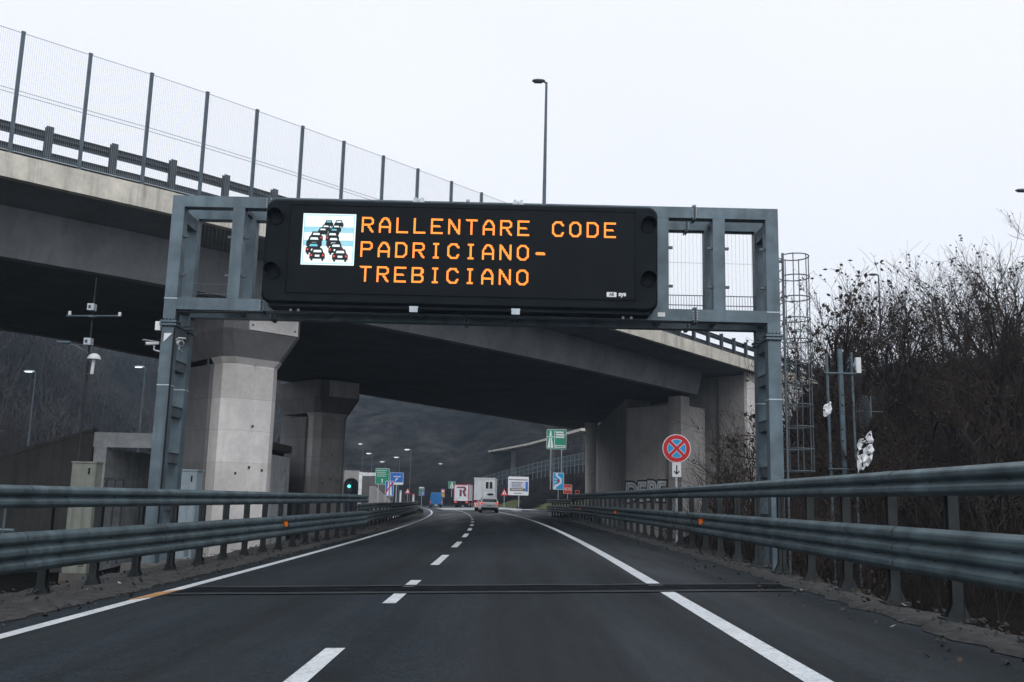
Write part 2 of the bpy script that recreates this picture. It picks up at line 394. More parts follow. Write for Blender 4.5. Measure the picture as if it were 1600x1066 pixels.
# ------------------------------------------------------------------ guardrails
def wprof(n, h):
    pts = [(.015, 0)]; p = h/n
    for k in range(n):
        b = k*p; pts += [(.075, b+p*.26), (.085, b+p*.38), (.085, b+p*.62), (.075, b+p*.74)]
        if k < n-1: pts += [(.012, b+p*.97), (.012, b+p*1.03)]
    pts.append((.015, h)); return pts
def sweep(mb, path, prof, m, thick=.006):
    loop = prof + [(d-thick, z) for d, z in reversed(prof)]; rs = []
    for i, p in enumerate(path):
        a, b = Vector(path[max(i-1, 0)][:3]), Vector(path[min(i+1, len(path)-1)][:3]); t = (b-a); t.z = 0; t.normalize()
        n = Vector((-t.y, t.x, 0))*p[3]
        rs.append([(p[0]+n.x*d, p[1]+n.y*d, p[2]+z) for d, z in loop])
    mb.rings(rs, m)
def rail_path(fx, ya, yb, side, step=1.5, dz=0.):
    n = max(2, int(round((yb-ya)/step))+1)
    return [(fx(Y), Y, rz(fx(Y))+dz, side) for Y in [ya+(yb-ya)*i/(n-1) for i in range(n)]]
def guardrail(label, fx, ya, yb, side, z_low, h_low, z_up, h_up, spacing, base, refl=(), nlow=3, gauge=1):
    # side=+1: road lies to the left of travel (+Y) i.e. beam bulges towards -X
    x0 = fx((ya+yb)/2)
    root = empty('guardrail', (fx(ya), ya, rz(fx(ya))), label, 'guardrail', 'guardrails along the carriageway')
    for nm, z, h, n in (('upper_rail', z_up, h_up, 2), ('lower_rail', z_low, h_low, nlow)):
        mb = MB(); sweep(mb, rail_path(fx, ya, yb, side, 1., z), wprof(n, h), RAILM)
        k = 0; Y = ya+1.2
        while Y < yb-.6:       # lapped joints with bolts
            sweep(mb, [(fx(y), y, rz(fx(y))+z-.002, side) for y in (Y, Y+.32)], [(d+.012, q) for d, q in wprof(n, h+.004)], RAILM)
            for q in range(n):
                for e in (.06, .26):
                    X = fx(Y+e)-side*.10; zz = rz(X)+z+h/n*(q+.5); mb.box(X-.008, X+.008, Y+e-.016, Y+e+.016, zz-.016, zz+.016, STEELD)
            Y += 4.5
        mb.build(nm, root)
    # posts
    pm = MB(); top = z_up+h_up*.86
    pm.box(-.006, .006, -.05, .05, base, top, POSTM)
    for y in (-.05, .042): pm.box(-.06, .06, y, y+.008, base, top, POSTM)
    for s_ in (z_low+h_low*.3, z_low+h_low*.75, z_up+h_up*.5): pm.box(-side*.22 if side > 0 else .06, -.06 if side > 0 else .22, -.045, .045, s_-.05, s_+.05, POSTM)
    pm.box(-.16, .16, -.13, .13, base-.02, base+.02, POSTM)
    for y in (-.055, .055):
        pm.add([(-.06, y-.004, base+.02), (-.13, y-.004, base+.02), (-.06, y-.004, base+.17), (-.06, y+.004, base+.02), (-.13, y+.004, base+.02), (-.06, y+.004, base+.17)], [(0, 1, 2), (3, 5, 4), (0, 3, 4, 1), (1, 4, 5, 2), (2, 5, 3, 0)], POSTM)
        pm.add([(.06, y-.004, base+.02), (.13, y-.004, base+.02), (.06, y-.004, base+.17), (.06, y+.004, base+.02), (.13, y+.004, base+.02), (.06, y+.004, base+.17)], [(0, 2, 1), (3, 4, 5), (0, 1, 4, 3), (1, 2, 5, 4), (2, 0, 3, 5)], POSTM)
    first = None; Y = ya+.7
    while Y < yb-.2:
        X = fx(Y)+side*.2; loc = Vector((X, Y, rz(X))) - OFF[root.name]
        if first is None: first = pm.build('post', root, local=True); first.location = loc
        else: copy_part(first, root, loc)
        Y += spacing
    for Y in refl:
        mb = MB(); X = fx(Y)-side*.10; z = rz(X)+z_low+h_low*.6
        mb.box(X-.07, X+.07, Y-.005, Y+.012, z-.085, z+.085, DARK)
        mb.box(X-.055, X+.045, Y-.012, Y-.005, z-.065, z+.065, REFL)
        mb.build('reflector', root)
    return root
fxR = lambda Y: xc(Y)+4.72
guardrail('long steel guardrail with four orange reflectors running past the no stopping sign', fxR, 1.5, 62, 1, .50, .53, 1.39, .31, 1.7, .05, (23.3, 40.5, 55.5))
guardrail('lower dark guardrail end section near the orange SOS sign', lambda Y: xc(Y)+4.85-(Y-62)*.02, 62.6, 77, 1, .42, .5, 1.08, .30, 1.7, .0, (64.5,))
LP = [(0, -6.5), (12, -6.5), (18, -6.22), (24, -6.05), (30, -5.92), (38, -5.72)]
def fxL(Y):
    for (a, xa), (b, xb) in zip(LP, LP[1:]):
        if Y <= b: return xa+(xb-xa)*max(0, (Y-a))/(b-a)
    return LP[-1][1]
guardrail('steel guardrail below the concrete pier with one orange reflector', fxL, 2.5, 37.5, -1, .40, .53, 1.24, .30, 1.5, .0, (25.2,))
guardrail('low curving guardrail leading towards the blue van', lambda Y: xc(Y)-6.05-.5*ss(38, 50, Y), 38.5, 96, -1, .34, .5, .92, .28, 2., -.1)

# ------------------------------------------------------------------ flyover
NEAR = [(-58, -6.5), (-46, 3.5), (-34, 14.2), (-25, 22.3), (-16.91, 29.84), (-12.94, 33.6), (-6.15, 41.09), (1.55, 50.14), (12.64, 64.66), (24, 79.5)]
FARP = [(-74, 6), (-62, 16), (-48, 27), (-36.5, 36.5), (-25.0, 44.5), (-20.6, 53), (-14.2, 65), (-5, 80.5), (6.2, 99), (17, 115)]
def resample(P, n):
    V = [Vector((x, y)) for x, y in P]
    out = []
    for i in range(n):
        u = i/(n-1)*(len(V)-1); k = min(int(u), len(V)-2); t = u-k
        p0 = V[max(k-1, 0)]; p1 = V[k]; p2 = V[k+1]; p3 = V[min(k+2, len(V)-1)]
        out.append(.5*((2*p1)+(p2-p0)*t+(2*p0-5*p1+4*p2-p3)*t*t+(3*p1-p0-3*p2+p3)*t**3))
    return out
NS = 73; NG = 65
NP = resample(NEAR, NS); FP = resample(FARP, NS)
def nrm(P, i):
    t = (P[min(i+1, NS-1)]-P[max(i-1, 0)]).normalized(); return Vector((t.y, -t.x)), t      # towards the camera side
ZS, ZT = 8.8, 11.3
bridge = empty('flyover', (-6, 45, 0), 'wide curved concrete flyover crossing above the motorway on two piers', 'bridge')
def loft(sec, m, name, parent, ns=None):
    rs = []
    for i in range(ns or NS):
        n, t = nrm(NP, i); nf, _ = nrm(FP, i); r = []
        for base, o, z in sec:
            p = NP[i]+n*o if base == 'n' else FP[i]-nf*o
            r.append((p.x, p.y, z))
        rs.append(r)
    mb = MB(); mb.rings(rs, m); return mb.build(name, parent)
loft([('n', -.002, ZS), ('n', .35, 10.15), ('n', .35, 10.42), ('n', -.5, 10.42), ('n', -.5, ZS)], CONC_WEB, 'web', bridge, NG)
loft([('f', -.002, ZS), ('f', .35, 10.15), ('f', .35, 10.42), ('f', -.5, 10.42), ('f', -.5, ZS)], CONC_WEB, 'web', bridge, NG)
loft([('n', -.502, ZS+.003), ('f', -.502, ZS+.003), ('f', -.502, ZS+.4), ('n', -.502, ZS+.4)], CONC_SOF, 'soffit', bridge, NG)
loft([('n', 2.75, 10.62), ('n', .25, 10.44), ('f', .25, 10.44), ('f', 2.75, 10.62), ('f', 2.75, 11.1), ('n', 2.75, 11.1)], CONC_WEB, 'deck_slab', bridge)
loft([('n', 3.05, 10.56), ('n', 3.05, 11.32), ('n', 2.35, 11.32), ('n', 2.35, 11.104), ('n', 2.753, 11.104), ('n', 2.753, 10.56)], CONC_EDGE, 'edge_beam', bridge)
loft([('f', 3.05, 10.56), ('f', 3.05, 11.32), ('f', 2.35, 11.32), ('f', 2.35, 11.104), ('f', 2.753, 11.104), ('f', 2.753, 10.56)], CONC_EDGE, 'edge_beam', bridge)
loft([('n', 2.34, 11.106), ('f', 2.34, 11.106), ('f', 2.34, 11.2), ('n', 2.34, 11.2)], ASPH, 'roadway', bridge)
def pier(cx, cy, t, mf, mr, zt=ZS):
    t = Vector(t).normalized(); m = Vector((-t.y, t.x))
    def P(q): return [tuple(Vector((cx, cy))+t*a+m*b) for a, b in q]
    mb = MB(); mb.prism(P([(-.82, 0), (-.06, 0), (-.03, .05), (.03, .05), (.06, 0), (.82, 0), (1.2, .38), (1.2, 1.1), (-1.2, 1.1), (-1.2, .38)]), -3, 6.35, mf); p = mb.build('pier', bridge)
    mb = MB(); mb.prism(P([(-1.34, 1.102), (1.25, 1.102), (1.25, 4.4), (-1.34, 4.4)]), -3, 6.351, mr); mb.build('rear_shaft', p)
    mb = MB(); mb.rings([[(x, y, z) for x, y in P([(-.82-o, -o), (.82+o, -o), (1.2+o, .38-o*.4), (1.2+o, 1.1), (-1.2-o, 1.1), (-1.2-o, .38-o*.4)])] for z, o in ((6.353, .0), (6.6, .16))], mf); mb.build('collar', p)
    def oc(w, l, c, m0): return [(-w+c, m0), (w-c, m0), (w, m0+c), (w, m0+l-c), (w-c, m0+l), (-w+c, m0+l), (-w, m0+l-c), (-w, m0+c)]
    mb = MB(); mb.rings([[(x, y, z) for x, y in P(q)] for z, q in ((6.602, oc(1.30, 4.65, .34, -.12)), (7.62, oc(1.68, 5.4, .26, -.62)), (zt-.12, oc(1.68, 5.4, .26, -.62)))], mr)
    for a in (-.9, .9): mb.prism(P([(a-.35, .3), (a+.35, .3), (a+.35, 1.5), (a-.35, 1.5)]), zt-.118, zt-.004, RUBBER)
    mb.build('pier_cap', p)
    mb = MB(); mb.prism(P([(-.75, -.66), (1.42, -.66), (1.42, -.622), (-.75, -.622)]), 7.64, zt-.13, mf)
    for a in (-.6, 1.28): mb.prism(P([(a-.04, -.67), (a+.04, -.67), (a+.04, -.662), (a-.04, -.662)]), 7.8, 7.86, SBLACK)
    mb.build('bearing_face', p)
    mb = MB()
    for a, z in ((-.55, 2.05), (.02, 2.3), (.58, 2.2), (.05, 3.9)): mb.prism(P([(a-.045, -.006), (a+.045, -.006), (a+.045, -.001), (a-.045, -.001)]), z, z+.1, SBLACK)
    mb.build('anchor_hole', p)
    return p
p1 = pier(-10.3, 37.0, (.71, .70), CONC_PIER, CONC_SHADE); p2 = pier(-11.75, 61.2, (.74, .67), CONC_PIER2, CONC_SHADE)
mb = MB(); mb.tube([(-12.25, 37.2, -2), (-12.25, 37.2, 8.3)], .06, STEELD, 8); mb.build('drain_pipe', p1)
# crash barrier on the deck edge and the tall anti-throw fence
def edge_pts(o, step, s0, s1, anchor):     # points along the near edge at constant spacing, one of them at world X = anchor
    pts = [NP[i]+nrm(NP, i)[0]*o for i in range(NS)]; dense = [a.lerp(b, k/20) for a, b in zip(pts, pts[1:]) for k in range(20)]
    L = [0.]
    for a, b in zip(dense, dense[1:]): L.append(L[-1]+(b-a).length)
    k0 = min(range(len(dense)), key=lambda i: abs(dense[i].x-anchor)); out = []; t = L[k0] % step
    for p, l in zip(dense, L):
        if l >= t: out.append(p); t += step
    return [p for p in out if s0 <= p.x <= s1]
eb = edge_pts(2.45, 2.0, -30, 26, -15.65)
bg = empty('deck_guardrail', (*eb[0], 11.32), 'dark two rail guardrail along the flyover edge behind the mesh fence', 'guardrail')
def path_from(pts, z, side): return [(p.x, p.y, z, side) for p in pts]
for nm, z, h, n in (('upper_rail', 12.15, .36, 2), ('lower_rail', 11.36, .48, 2)):
    mb = MB(); sweep(mb, path_from(eb, z, 1), [(d+.02, q) for d, q in wprof(n, h)], DECKR); mb.build(nm, bg)
first = None
for i in range(len(eb)-1):
    t = (eb[i+1]-eb[i]).normalized(); p = eb[i]+(eb[i+1]-eb[i])*.45+Vector((t.y, -t.x))*.14; loc = Vector((p.x, p.y, 11.32))-OFF[bg.name]; a = math.atan2(t.y, t.x)
    if first is None:
        mb = MB(); mb.box(-.11, .11, -.09, -.075, 0, 1.28, DECKR); mb.box(-.11, .11, .075, .09, 0, 1.28, DECKR); mb.box(-.008, .008, -.075, .075, 0, 1.27, DECKR); mb.box(-.17, .17, -.14, .14, -.02, .02, DECKR)
        first = mb.build('post', bg, local=True); first.location = loc; first.rotation_euler = (0, 0, a)
    else: copy_part(first, bg, loc, a)
ef = edge_pts(2.9, 2.0, -28, 4.2, -15.5)
mf = empty('mesh_fence', (*ef[0], 11.32), 'tall see-through mesh fence with slim posts on the flyover edge', 'fence')
first = None
for i, p in enumerate(ef):
    q = ef[min(i+1, len(ef)-1)]; r_ = ef[max(i-1, 0)]; a = math.atan2(q.y-r_.y, q.x-r_.x); loc = Vector((p.x, p.y, 11.32))-OFF[mf.name]
    if first is None:
        mb = MB(); mb.box(-.05, .05, -.055, .055, .02, 3.96, FENCEM); mb.box(-.06, .06, -.06, .06, 3.96, 3.98, FENCEM); mb.box(-.13, .13, -.11, .11, -.02, .02, FENCEM)
        first = mb.build('post', mf, local=True); first.location = loc; first.rotation_euler = (0, 0, a)
    else: copy_part(first, mf, loc, a)
for i in range(len(ef)-1):
    a, b = ef[i], ef[i+1]; L = (b-a).length; ang = math.atan2(b.y-a.y, b.x-a.x); mb = MB()
    n = 32
    for k in range(1, n): x = L*k/n; mb.box(x-.0022, x+.0022, -.0022, .0022, .12, 3.94, WIREM)
    for z in (.12, 1.93, 2.05, 3.93):
        w = .011 if z in (1.93, 2.05, 3.93, .12) else .0025
        mb.box(.03, L-.03, -.012, -.004, z-w, z+w, WIREM)
    o = mb.build('mesh_panel', mf, local=True); o.location = Vector((a.x, a.y, 11.32))-OFF[mf.name]; o.rotation_euler = (0, 0, ang)

# ------------------------------------------------------------------ abutment
ab = empty('bridge_abutment', (11, 66, 0), 'grey concrete abutment wall carrying the end of the flyover, graffiti near its foot', 'abutment')
n_ = Vector((.68, -.73)); t_ = Vector((.66, .75))
A0 = Vector((11.2, 63.3))     # near corner of the seat wall
def Q(*ab_): return [tuple(A0+t_*a-n_*b) for a, b in ab_]       # a along the flyover, b away from camera
mb = MB()
mb.prism(Q((.25, .3), (3.4, .3), (3.4, 4.9), (.25, 4.9)), -3, 8.0, CONC_ABUT)
mb.build('seat_wall', ab)
k0 = Vector(Q((.25, 4.902))[0]); k1 = Vector(Q((3.4, 4.902))[0])
mb = MB(); mb.prism([(k0.x, k0.y), (k1.x, k1.y), (k1.x+1.2, 104), (k0.x+.3, 104)], -3, 8.7, CONC_ABUT); mb.build('rear_wall', ab)
mb = MB(); mb.prism(Q((0, -.05), (1.1, -.05), (1.1, 1.0), (0, 1.0)), -3, 8.55, CONC_ABUT)
mb.build('corner_pillar', ab)
mb = MB(); mb.prism(Q((1.1, -.02), (3.4, .1), (3.4, .29), (1.1, .29)), -3, 7.95, CONC_ABUT); mb.build('side_wall', ab)
mb = MB(); mb.prism(Q((5.1, -2.2), (6.2, -2.2), (6.2, 6), (5.1, 6)), -3, 10.40, CONC_ABUT); mb.build('back_wall', ab)
mb = MB(); mb.prism(Q((5.08, -2.45), (16, -2.45), (16, -2.202), (5.08, -2.202)), -3, 10.55, CONC_PIER); mb.build('wing_wall', ab)  # paler than the other abutment walls: stronger light painted into this face
c = A0+t_*5.0+n_*.1
mb = MB(); mb.tube([(c.x, c.y, -1), (c.x, c.y, 10.2)], .07, STEELD, 8); mb.build('drain_pipe', ab)
cp = at(923, 720, 90)
mb = MB(); mb.tube([(cp.x, cp.y, -3), (cp.x, cp.y, 7.9)], .5, CONC_PIER, 20); mb.tube([(cp.x, cp.y, 7.9), (cp.x, cp.y, 8.3), (cp.x, cp.y, 8.78)], [.5, .62, .62], CONC_PIER, 20)
mb.build('pier', bridge, smooth=False)
def graffiti():
    mb = MB()
    def put(txt, size, m, bold, x0, d, z):
        t = MB(); text_mesh(t, txt, size, m, (0, 0, 0), bold, .12)
        vs = []
        for x, y, zz in t.v:
            p = A0 + t_*(.25-.012-d-.3*(y < -.001)*.01) - n_*(3.15-x-x0); vs.append((p.x, p.y, zz*1.15+z))
        mb.add(vs, t.f, m)
    for k, ch in enumerate('DEPE'):
        x0 = (-1.35, -.45, .42, 1.28)[k]; dz = (.0, .05, .12, .1)[k]
        put(ch, 1.5, SBLACK, .19, x0, .0+.004*k, 2.0+dz); put(ch, 1.5, mat('pale_spray_paint', (.62, .66, .70), .7, 0, .2, 3), .09, x0, .02+.004*k, 2.0+dz)
        put(ch, 1.5, SBLACK, -.055, x0, .035+.004*k, 2.0+dz)
    return mb
graffiti().build('graffiti', ab)

GMESH = mat('gantry_mesh', (.07, .08, .085), .5, .2, 0)
# ------------------------------------------------------------------ sign gantry
GY = 23.0
ga = empty('sign_gantry', (-1.1, GY, 0), 'blue grey steel portal gantry spanning the road and carrying the message sign', 'gantry')
def column(x0, x1, y0, y1, zb, zt):
    mb = MB(); mb.box(x0, x1, y0, y1, zb, zt, STEEL)
    mb.box(x0-.05, x1+.05, y0-.05, y1+.05, 5.42, 5.47, STEEL); mb.box(x0-.05, x1+.05, y0-.05, y1+.05, 5.50, 5.55, STEEL)
    mb.box(x0-.006, x1+.006, y0-.006, y1+.006, 3.92, 3.945, ZINC); mb.box(x0-.008, x1+.008, y0-.008, y1+.008, 6.10, 6.125, ZINC)
    for e in (-.03, .03):
        for q in range(4): mb.box(x0+.02+q*.085, x0+.045+q*.085, y0-.045, y0-.02, 5.38, 5.59, ZINC)
    mb.build('column', ga)
for x0, x1 in ((-8.80, -8.49), (6.25, 6.57)):
    column(x0, x1, GY, GY+.3, -2, 8.5); column(x0, x1, GY+1.08, GY+1.38, -2, 8.5)
    for z in (.9, 2.05, 3.2, 4.35, 5.2):
        mb = MB(); mb.box(x0+.03, x1-.03, GY+.302, GY+1.078, z, z+.24, STEELD); mb.box(x0, x1, GY+.302, GY+1.078, z+.242, z+.258, STEEL)
        mb.build('batten_plate', ga)
    mb = MB(); mb.box(x0+.02, x1-.02, GY+.302, GY+1.078, 8.15, 8.45, STEELD); mb.build('end_tie', ga); mb = MB(); mb.box(x0+.02, x1-.02, GY+.302, GY+1.078, 5.9, 6.1, STEELD); mb.build('end_tie', ga)
    mb = MB(); mb.prism([(x0-.35, GY-.35), (x1+.35, GY-.35), (x1+.35, GY+1.75), (x0-.35, GY+1.75)], -2.2, -.35, CONC_OLD); mb.build('footing', ga)
for y0 in (GY, GY+1.08):
    for nm, za, zb in (('top_beam', 8.50, 8.79), ('bottom_beam', 5.84, 6.14)):
        mb = MB(); xa, xb = (-8.80, 6.57) if nm == 'top_beam' else (-8.488, 6.248)
        mb.box(xa, xb, y0+.002, y0+.298, za, zb, STEEL)
        for xj in (-6.35, -1.3, 4.45):
            for e in (-.025, .025): mb.box(xj+e-.012, xj+e+.012, y0-.04, y0+.34, za-.05, zb+.05, STEELD)
            for q in range(4):
                for e in (-.05, .05): mb.box(xj+e-.012, xj+e+.012, y0-.03, y0-.005, za+.03+q*.065, za+.055+q*.065, ZINC)
        mb.build(nm, ga)
    for x in (-7.25, -5.0, -2.6, -.2, 1.9, 3.5, 4.92):
        mb = MB(); mb.box(x, x+.3, y0+.004, y0+.296, 6.142, 8.498, STEEL); mb.build('post', ga)
for x in (-7.1, -4.85, -2.45, -.05, 2.05, 3.65, 5.07):
    mb = MB(); mb.box(x-.06, x+.06, GY+.302, GY+1.078, 5.9, 6.0, STEELD); mb.build('cross_tie', ga); mb = MB(); mb.box(x-.05, x+.05, GY+.302, GY+1.078, 8.55, 8.68, STEELD); mb.build('cross_tie', ga)
mb = MB()
for k in range(int(14.6/.06)):
    x = -8.45+k*.06; mb.box(x-.004, x+.004, GY+.305, GY+1.075, 6.06, 6.1, STEELD)
for y in (GY+.33, GY+.7, GY+1.05): mb.box(-8.46, 6.23, y-.02, y+.02, 6.03, 6.058, STEELD)
mb.box(-8.46, 6.23, GY+.31, GY+.33, 6.101, 6.2, ZINC)
mb.build('walkway_grating', ga)
bounds = [(-8.49, -7.25), (-6.95, -5.0), (3.8, 4.92), (5.22, 6.25)]
for a, b in bounds:
    mb = MB(); y = GY+1.05
    n = int((b-a)/.10)
    for k in range(1, n): x = a+(b-a)*k/n; mb.box(x-.002, x+.002, y-.002, y+.002, 6.75, 8.45, GMESH)
    for z in (7.6, 8.42): mb.box(a+.01, b-.01, y-.003, y+.003, z-.003, z+.003, GMESH)
    mb.build('safety_mesh', ga)
    mb = MB(); n = int((b-a)/.07)
    for k in range(1, n): x = a+(b-a)*k/n; mb.box(x-.005, x+.005, y-.024, y-.014, 6.2, 6.72, GMESH)
    for z in (6.2, 6.46, 6.72): mb.box(a+.01, b-.01, y-.03, y-.008, z-.01, z+.01, FENCEM)
    mb.build('railing', ga)
    for z in (6.75, 7.75):
        for u in (a+.002, b-.12): mb = MB(); mb.box(u, u+.118, GY+.1, GY+.18, z-.03, z+.03, STEELD); mb.build('clip', ga)
mb = MB(); mb.tube([(-8.47, GY-.03, .2), (-8.47, GY-.03, 5.3), (-8.40, GY-.03, 5.75), (-6.3, GY-.03, 5.80)], .022, DARK, 6); mb.build('cable', ga)
# caged access ladder on the outer leg
la = MB()
lx = 6.78
for y in (GY+.42, GY+.86): la.box(lx-.02, lx+.03, y-.03, y+.03, -.5, 7.75, STEELD)
la.box(6.575, lx, GY+.40, GY+.46, 7.5, 7.56, STEELD); la.box(6.575, lx, GY+.82, GY+.88, 7.5, 7.56, STEELD); la.box(6.575, lx, GY+.40, GY+.46, 4.4, 4.46, STEELD); la.box(6.575, lx, GY+.82, GY+.88, 2.4, 2.46, STEELD)
for k in range(27): la.tube([(lx, GY+.45, -.2+k*.29), (lx, GY+.83, -.2+k*.29)], .013, STEELD, 5)
lad = la.build('ladder', ga)
cg = MB()
def hoop(z): 
    return [(lx+.36-.37*math.cos(a)*1.0, GY+.64-.37*math.sin(a), z) for a in [R(-150+10*k)+math.pi for k in range(31)]]
for k in range(11): cg.tube(hoop(7.72-k*.55), .016, STEELD, 5)
for a in (-110, -55, 0, 55, 110):
    x = lx+.36+.372*math.cos(R(a)); y = GY+.64+.372*math.sin(R(a)); cg.box(x-.008, x+.008, y-.018, y+.018, 2.2, 7.74, STEELD)
cg.build('safety_cage', lad)

# ------------------------------------------------------------------ variable message sign
SY = 22.36
vm = empty('message_sign', (-1.4, SY, 5.9), 'black electronic message sign with amber lettering and a lit traffic jam pictogram', 'sign')
def rrect(x0, x1, z0, z1, r, n=6):
    p = []
    for cx, cz, a0 in ((x1-r, z1-r, 0), (x0+r, z1-r, 90), (x0+r, z0+r, 180), (x1-r, z0+r, 270)):
        for k in range(n+1): a = R(a0+90*k/n); p.append((cx+r*math.cos(a), cz+r*math.sin(a)))
    return p
mb = MB(); X0, X1, Z0, Z1 = -6.23, 3.43, 5.93, 8.57
lay = [(.06, .20, SY), (.0, .24, SY+.07), (0, .24, SY+.62)]
mb.rings([[(x, y, z) for x, z in rrect(X0+i, X1-i, Z0+i, Z1-i, r)] for i, r, y in lay], BLACKM)
mb.build('cabinet', vm)
mb = MB(); pf = rrect(-5.62, 2.86, 6.22, 8.40, .05, 3); mb.sheet((0, SY-.002, 0), pf, .012, DISPM)
mb.build('display_panel', vm)
mb = MB(); mb.box(-5.65, 2.89, SY+.0, SY-.03, 8.405, 8.43, BLACKM); mb.box(-5.65, 2.89, SY, SY-.03, 6.19, 6.215, BLACKM); mb.box(-5.66, -5.63, SY, SY-.03, 6.19, 8.43, BLACKM); mb.box(2.87, 2.90, SY, SY-.03, 6.19, 8.43, BLACKM)
mb.build('display_frame', vm)
GL = {
 'R': [[(0, 0), (0, 6), (3, 6), (4, 5.2), (4, 3.9), (3, 3.1), (0, 3.1)], [(1.9, 3.1), (4, 0)]],
 'A': [[(0, 0), (0, 3.8), (1, 5.5), (2, 6), (3, 5.5), (4, 3.8), (4, 0)], [(0, 2.2), (4, 2.2)]],
 'L': [[(0, 6), (0, 0), (4, 0)]], 'E': [[(4, 6), (0, 6), (0, 0), (4, 0)], [(0, 3), (3, 3)]],
 'N': [[(0, 0), (0, 6), (4, 0), (4, 6)]], 'T': [[(0, 6), (4, 6)], [(2, 6), (2, 0)]],
 'C': [[(4, 4.7), (3, 6), (1.2, 6), (0, 4.8), (0, 1.2), (1.2, 0), (3, 0), (4, 1.3)]],
 'O': [[(1.2, 0), (0, 1.2), (0, 4.8), (1.2, 6), (2.8, 6), (4, 4.8), (4, 1.2), (2.8, 0), (1.2, 0)]],
 'D': [[(0, 0), (0, 6), (2.6, 6), (4, 4.6), (4, 1.4), (2.6, 0), (0, 0)]],
 'P': [[(0, 0), (0, 6), (3, 6), (4, 5.2), (4, 3.7), (3, 2.9), (0, 2.9)]],
 'I': [[(1.1, 6), (2.9, 6)], [(2, 6), (2, 0)], [(1.1, 0), (2.9, 0)]],
 'B': [[(0, 0), (0, 6), (2.9, 6), (3.8, 5.2), (3.8, 3.9), (2.9, 3.1), (0, 3.1)], [(2.9, 3.1), (4, 2.2), (4, .9), (3, 0), (0, 0)]],
 '-': [[(.3, 2.8), (3.7, 2.8)]],
}
def segd(p, a, b):
    ax, ay = a; bx, by = b; dx, dy = bx-ax, by-ay; L = dx*dx+dy*dy
    t = max(0, min(1, ((p[0]-ax)*dx+(p[1]-ay)*dy)/L)) if L else 0
    return math.hypot(p[0]-ax-dx*t, p[1]-ay-dy*t)
def led_line(txt, x0, ztop):
    mb = MB(); pit = .4255; w, h = .235, .355; led = .0245
    for i, ch in enumerate(txt):
        if ch == ' ': continue
        st = [[(a/4*w, b/6*h) for a, b in s] for s in GL[ch]]
        for gx in range(-1, 12):
            for gz in range(-1, 17):
                p = (gx*led+.003, gz*led-.004)
                if min(segd(p, a, b) for s in st for a, b in zip(s, s[1:])) < .0265:
                    x = x0+i*pit+p[0]; z = ztop-.03-h+p[1]
                    mb.sheet((x, SY-.0145, z), [(-.0105, -.0105), (.0105, -.0105), (.0105, .0105), (-.0105, .0105)], .004, AMBER)
    return mb.build('led_text', vm)
led_line('RALLENTARE CODE', -3.82, 8.14); led_line('PADRICIANO-', -3.82, 7.52); led_line('TREBICIANO', -3.82, 6.90)
# pictogram: queue of cars
PX0, PZ1, PS = -5.30, 8.19, 1.30
mb = MB(); mb.box(PX0, PX0+PS, SY-.02, SY-.014, PZ1-PS, PZ1, LEDW)
for v0, v1 in ((.26, .37), (.52, .63)):
    n = 44
    for k in range(n):
        for j in range(4):
            x = PX0+.03+(PS-.06)*k/n; z = PZ1-PS*(v0+(v1-v0)*(j+.5)/4); mb.box(x, x+.022, SY-.022, SY-.0202, z-.0165, z+.0165, LEDC)
for u0, u1, v0, v1 in ((.025, .035, .025, .975), (.965, .975, .025, .975), (.035, .965, .025, .035), (.035, .965, .965, .975)):
    mb.box(PX0+PS*u0, PX0+PS*u1, SY-.022, SY-.0202, PZ1-PS*v1, PZ1-PS*v0, LEDC if u1-u0 < .5 else LEDC)
pic = mb.build('pictogram', vm)
cars = [(.49, .165, .155), (.68, .165, .165), (.44, .26, .17), (.64, .26, .17), (.385, .325, .18), (.60, .33, .18),
        (.27, .43, .235), (.575, .43, .235), (.235, .53, .27), (.60, .53, .25), (.23, .66, .27), (.655, .66, .26), (.31, .775, .27), (.74, .785, .275)]
for k, (u, v, w) in enumerate(cars):
    mb = MB(); s = w*PS*1.08; cx = PX0+u*PS; cz = PZ1-(v+.03)*PS; y = SY-.0225-.0032*k
    body = [(-.5, -.30), (-.42, -.30), (-.42, -.42), (-.28, -.42), (-.28, -.30), (.28, -.30), (.28, -.42), (.42, -.42), (.42, -.30), (.5, -.30), (.5, .02), (.40, .12), (.30, .40), (-.30, .40), (-.40, .12), (-.5, .02)]
    mb.sheet((cx, y, cz), [(a*s, b*s) for a, b in body], .0012, LEDK)
    mb.sheet((cx, y-.0014, cz), [(-.27*s, .14*s), (.27*s, .14*s), (.22*s, .29*s), (-.22*s, .29*s)], .0008, LEDW if (k % 5) else LEDC)
    if w > .2: mb.sheet((cx, y-.0014, cz), [(-.15*s, -.16*s), (.15*s, -.16*s), (.15*s, -.03*s), (-.15*s, -.03*s)], .0008, LEDW)
    if k in (6, 7, 10, 11, 12, 13):
        for e in (-.38, .38): mb.sheet((cx+e*s, y-.0014, cz), [(-.055*s, -.12*s), (.055*s, -.12*s), (.055*s, .0*s), (-.055*s, .0*s)], .0008, LEDR)
    mb.build('car_symbol', pic)
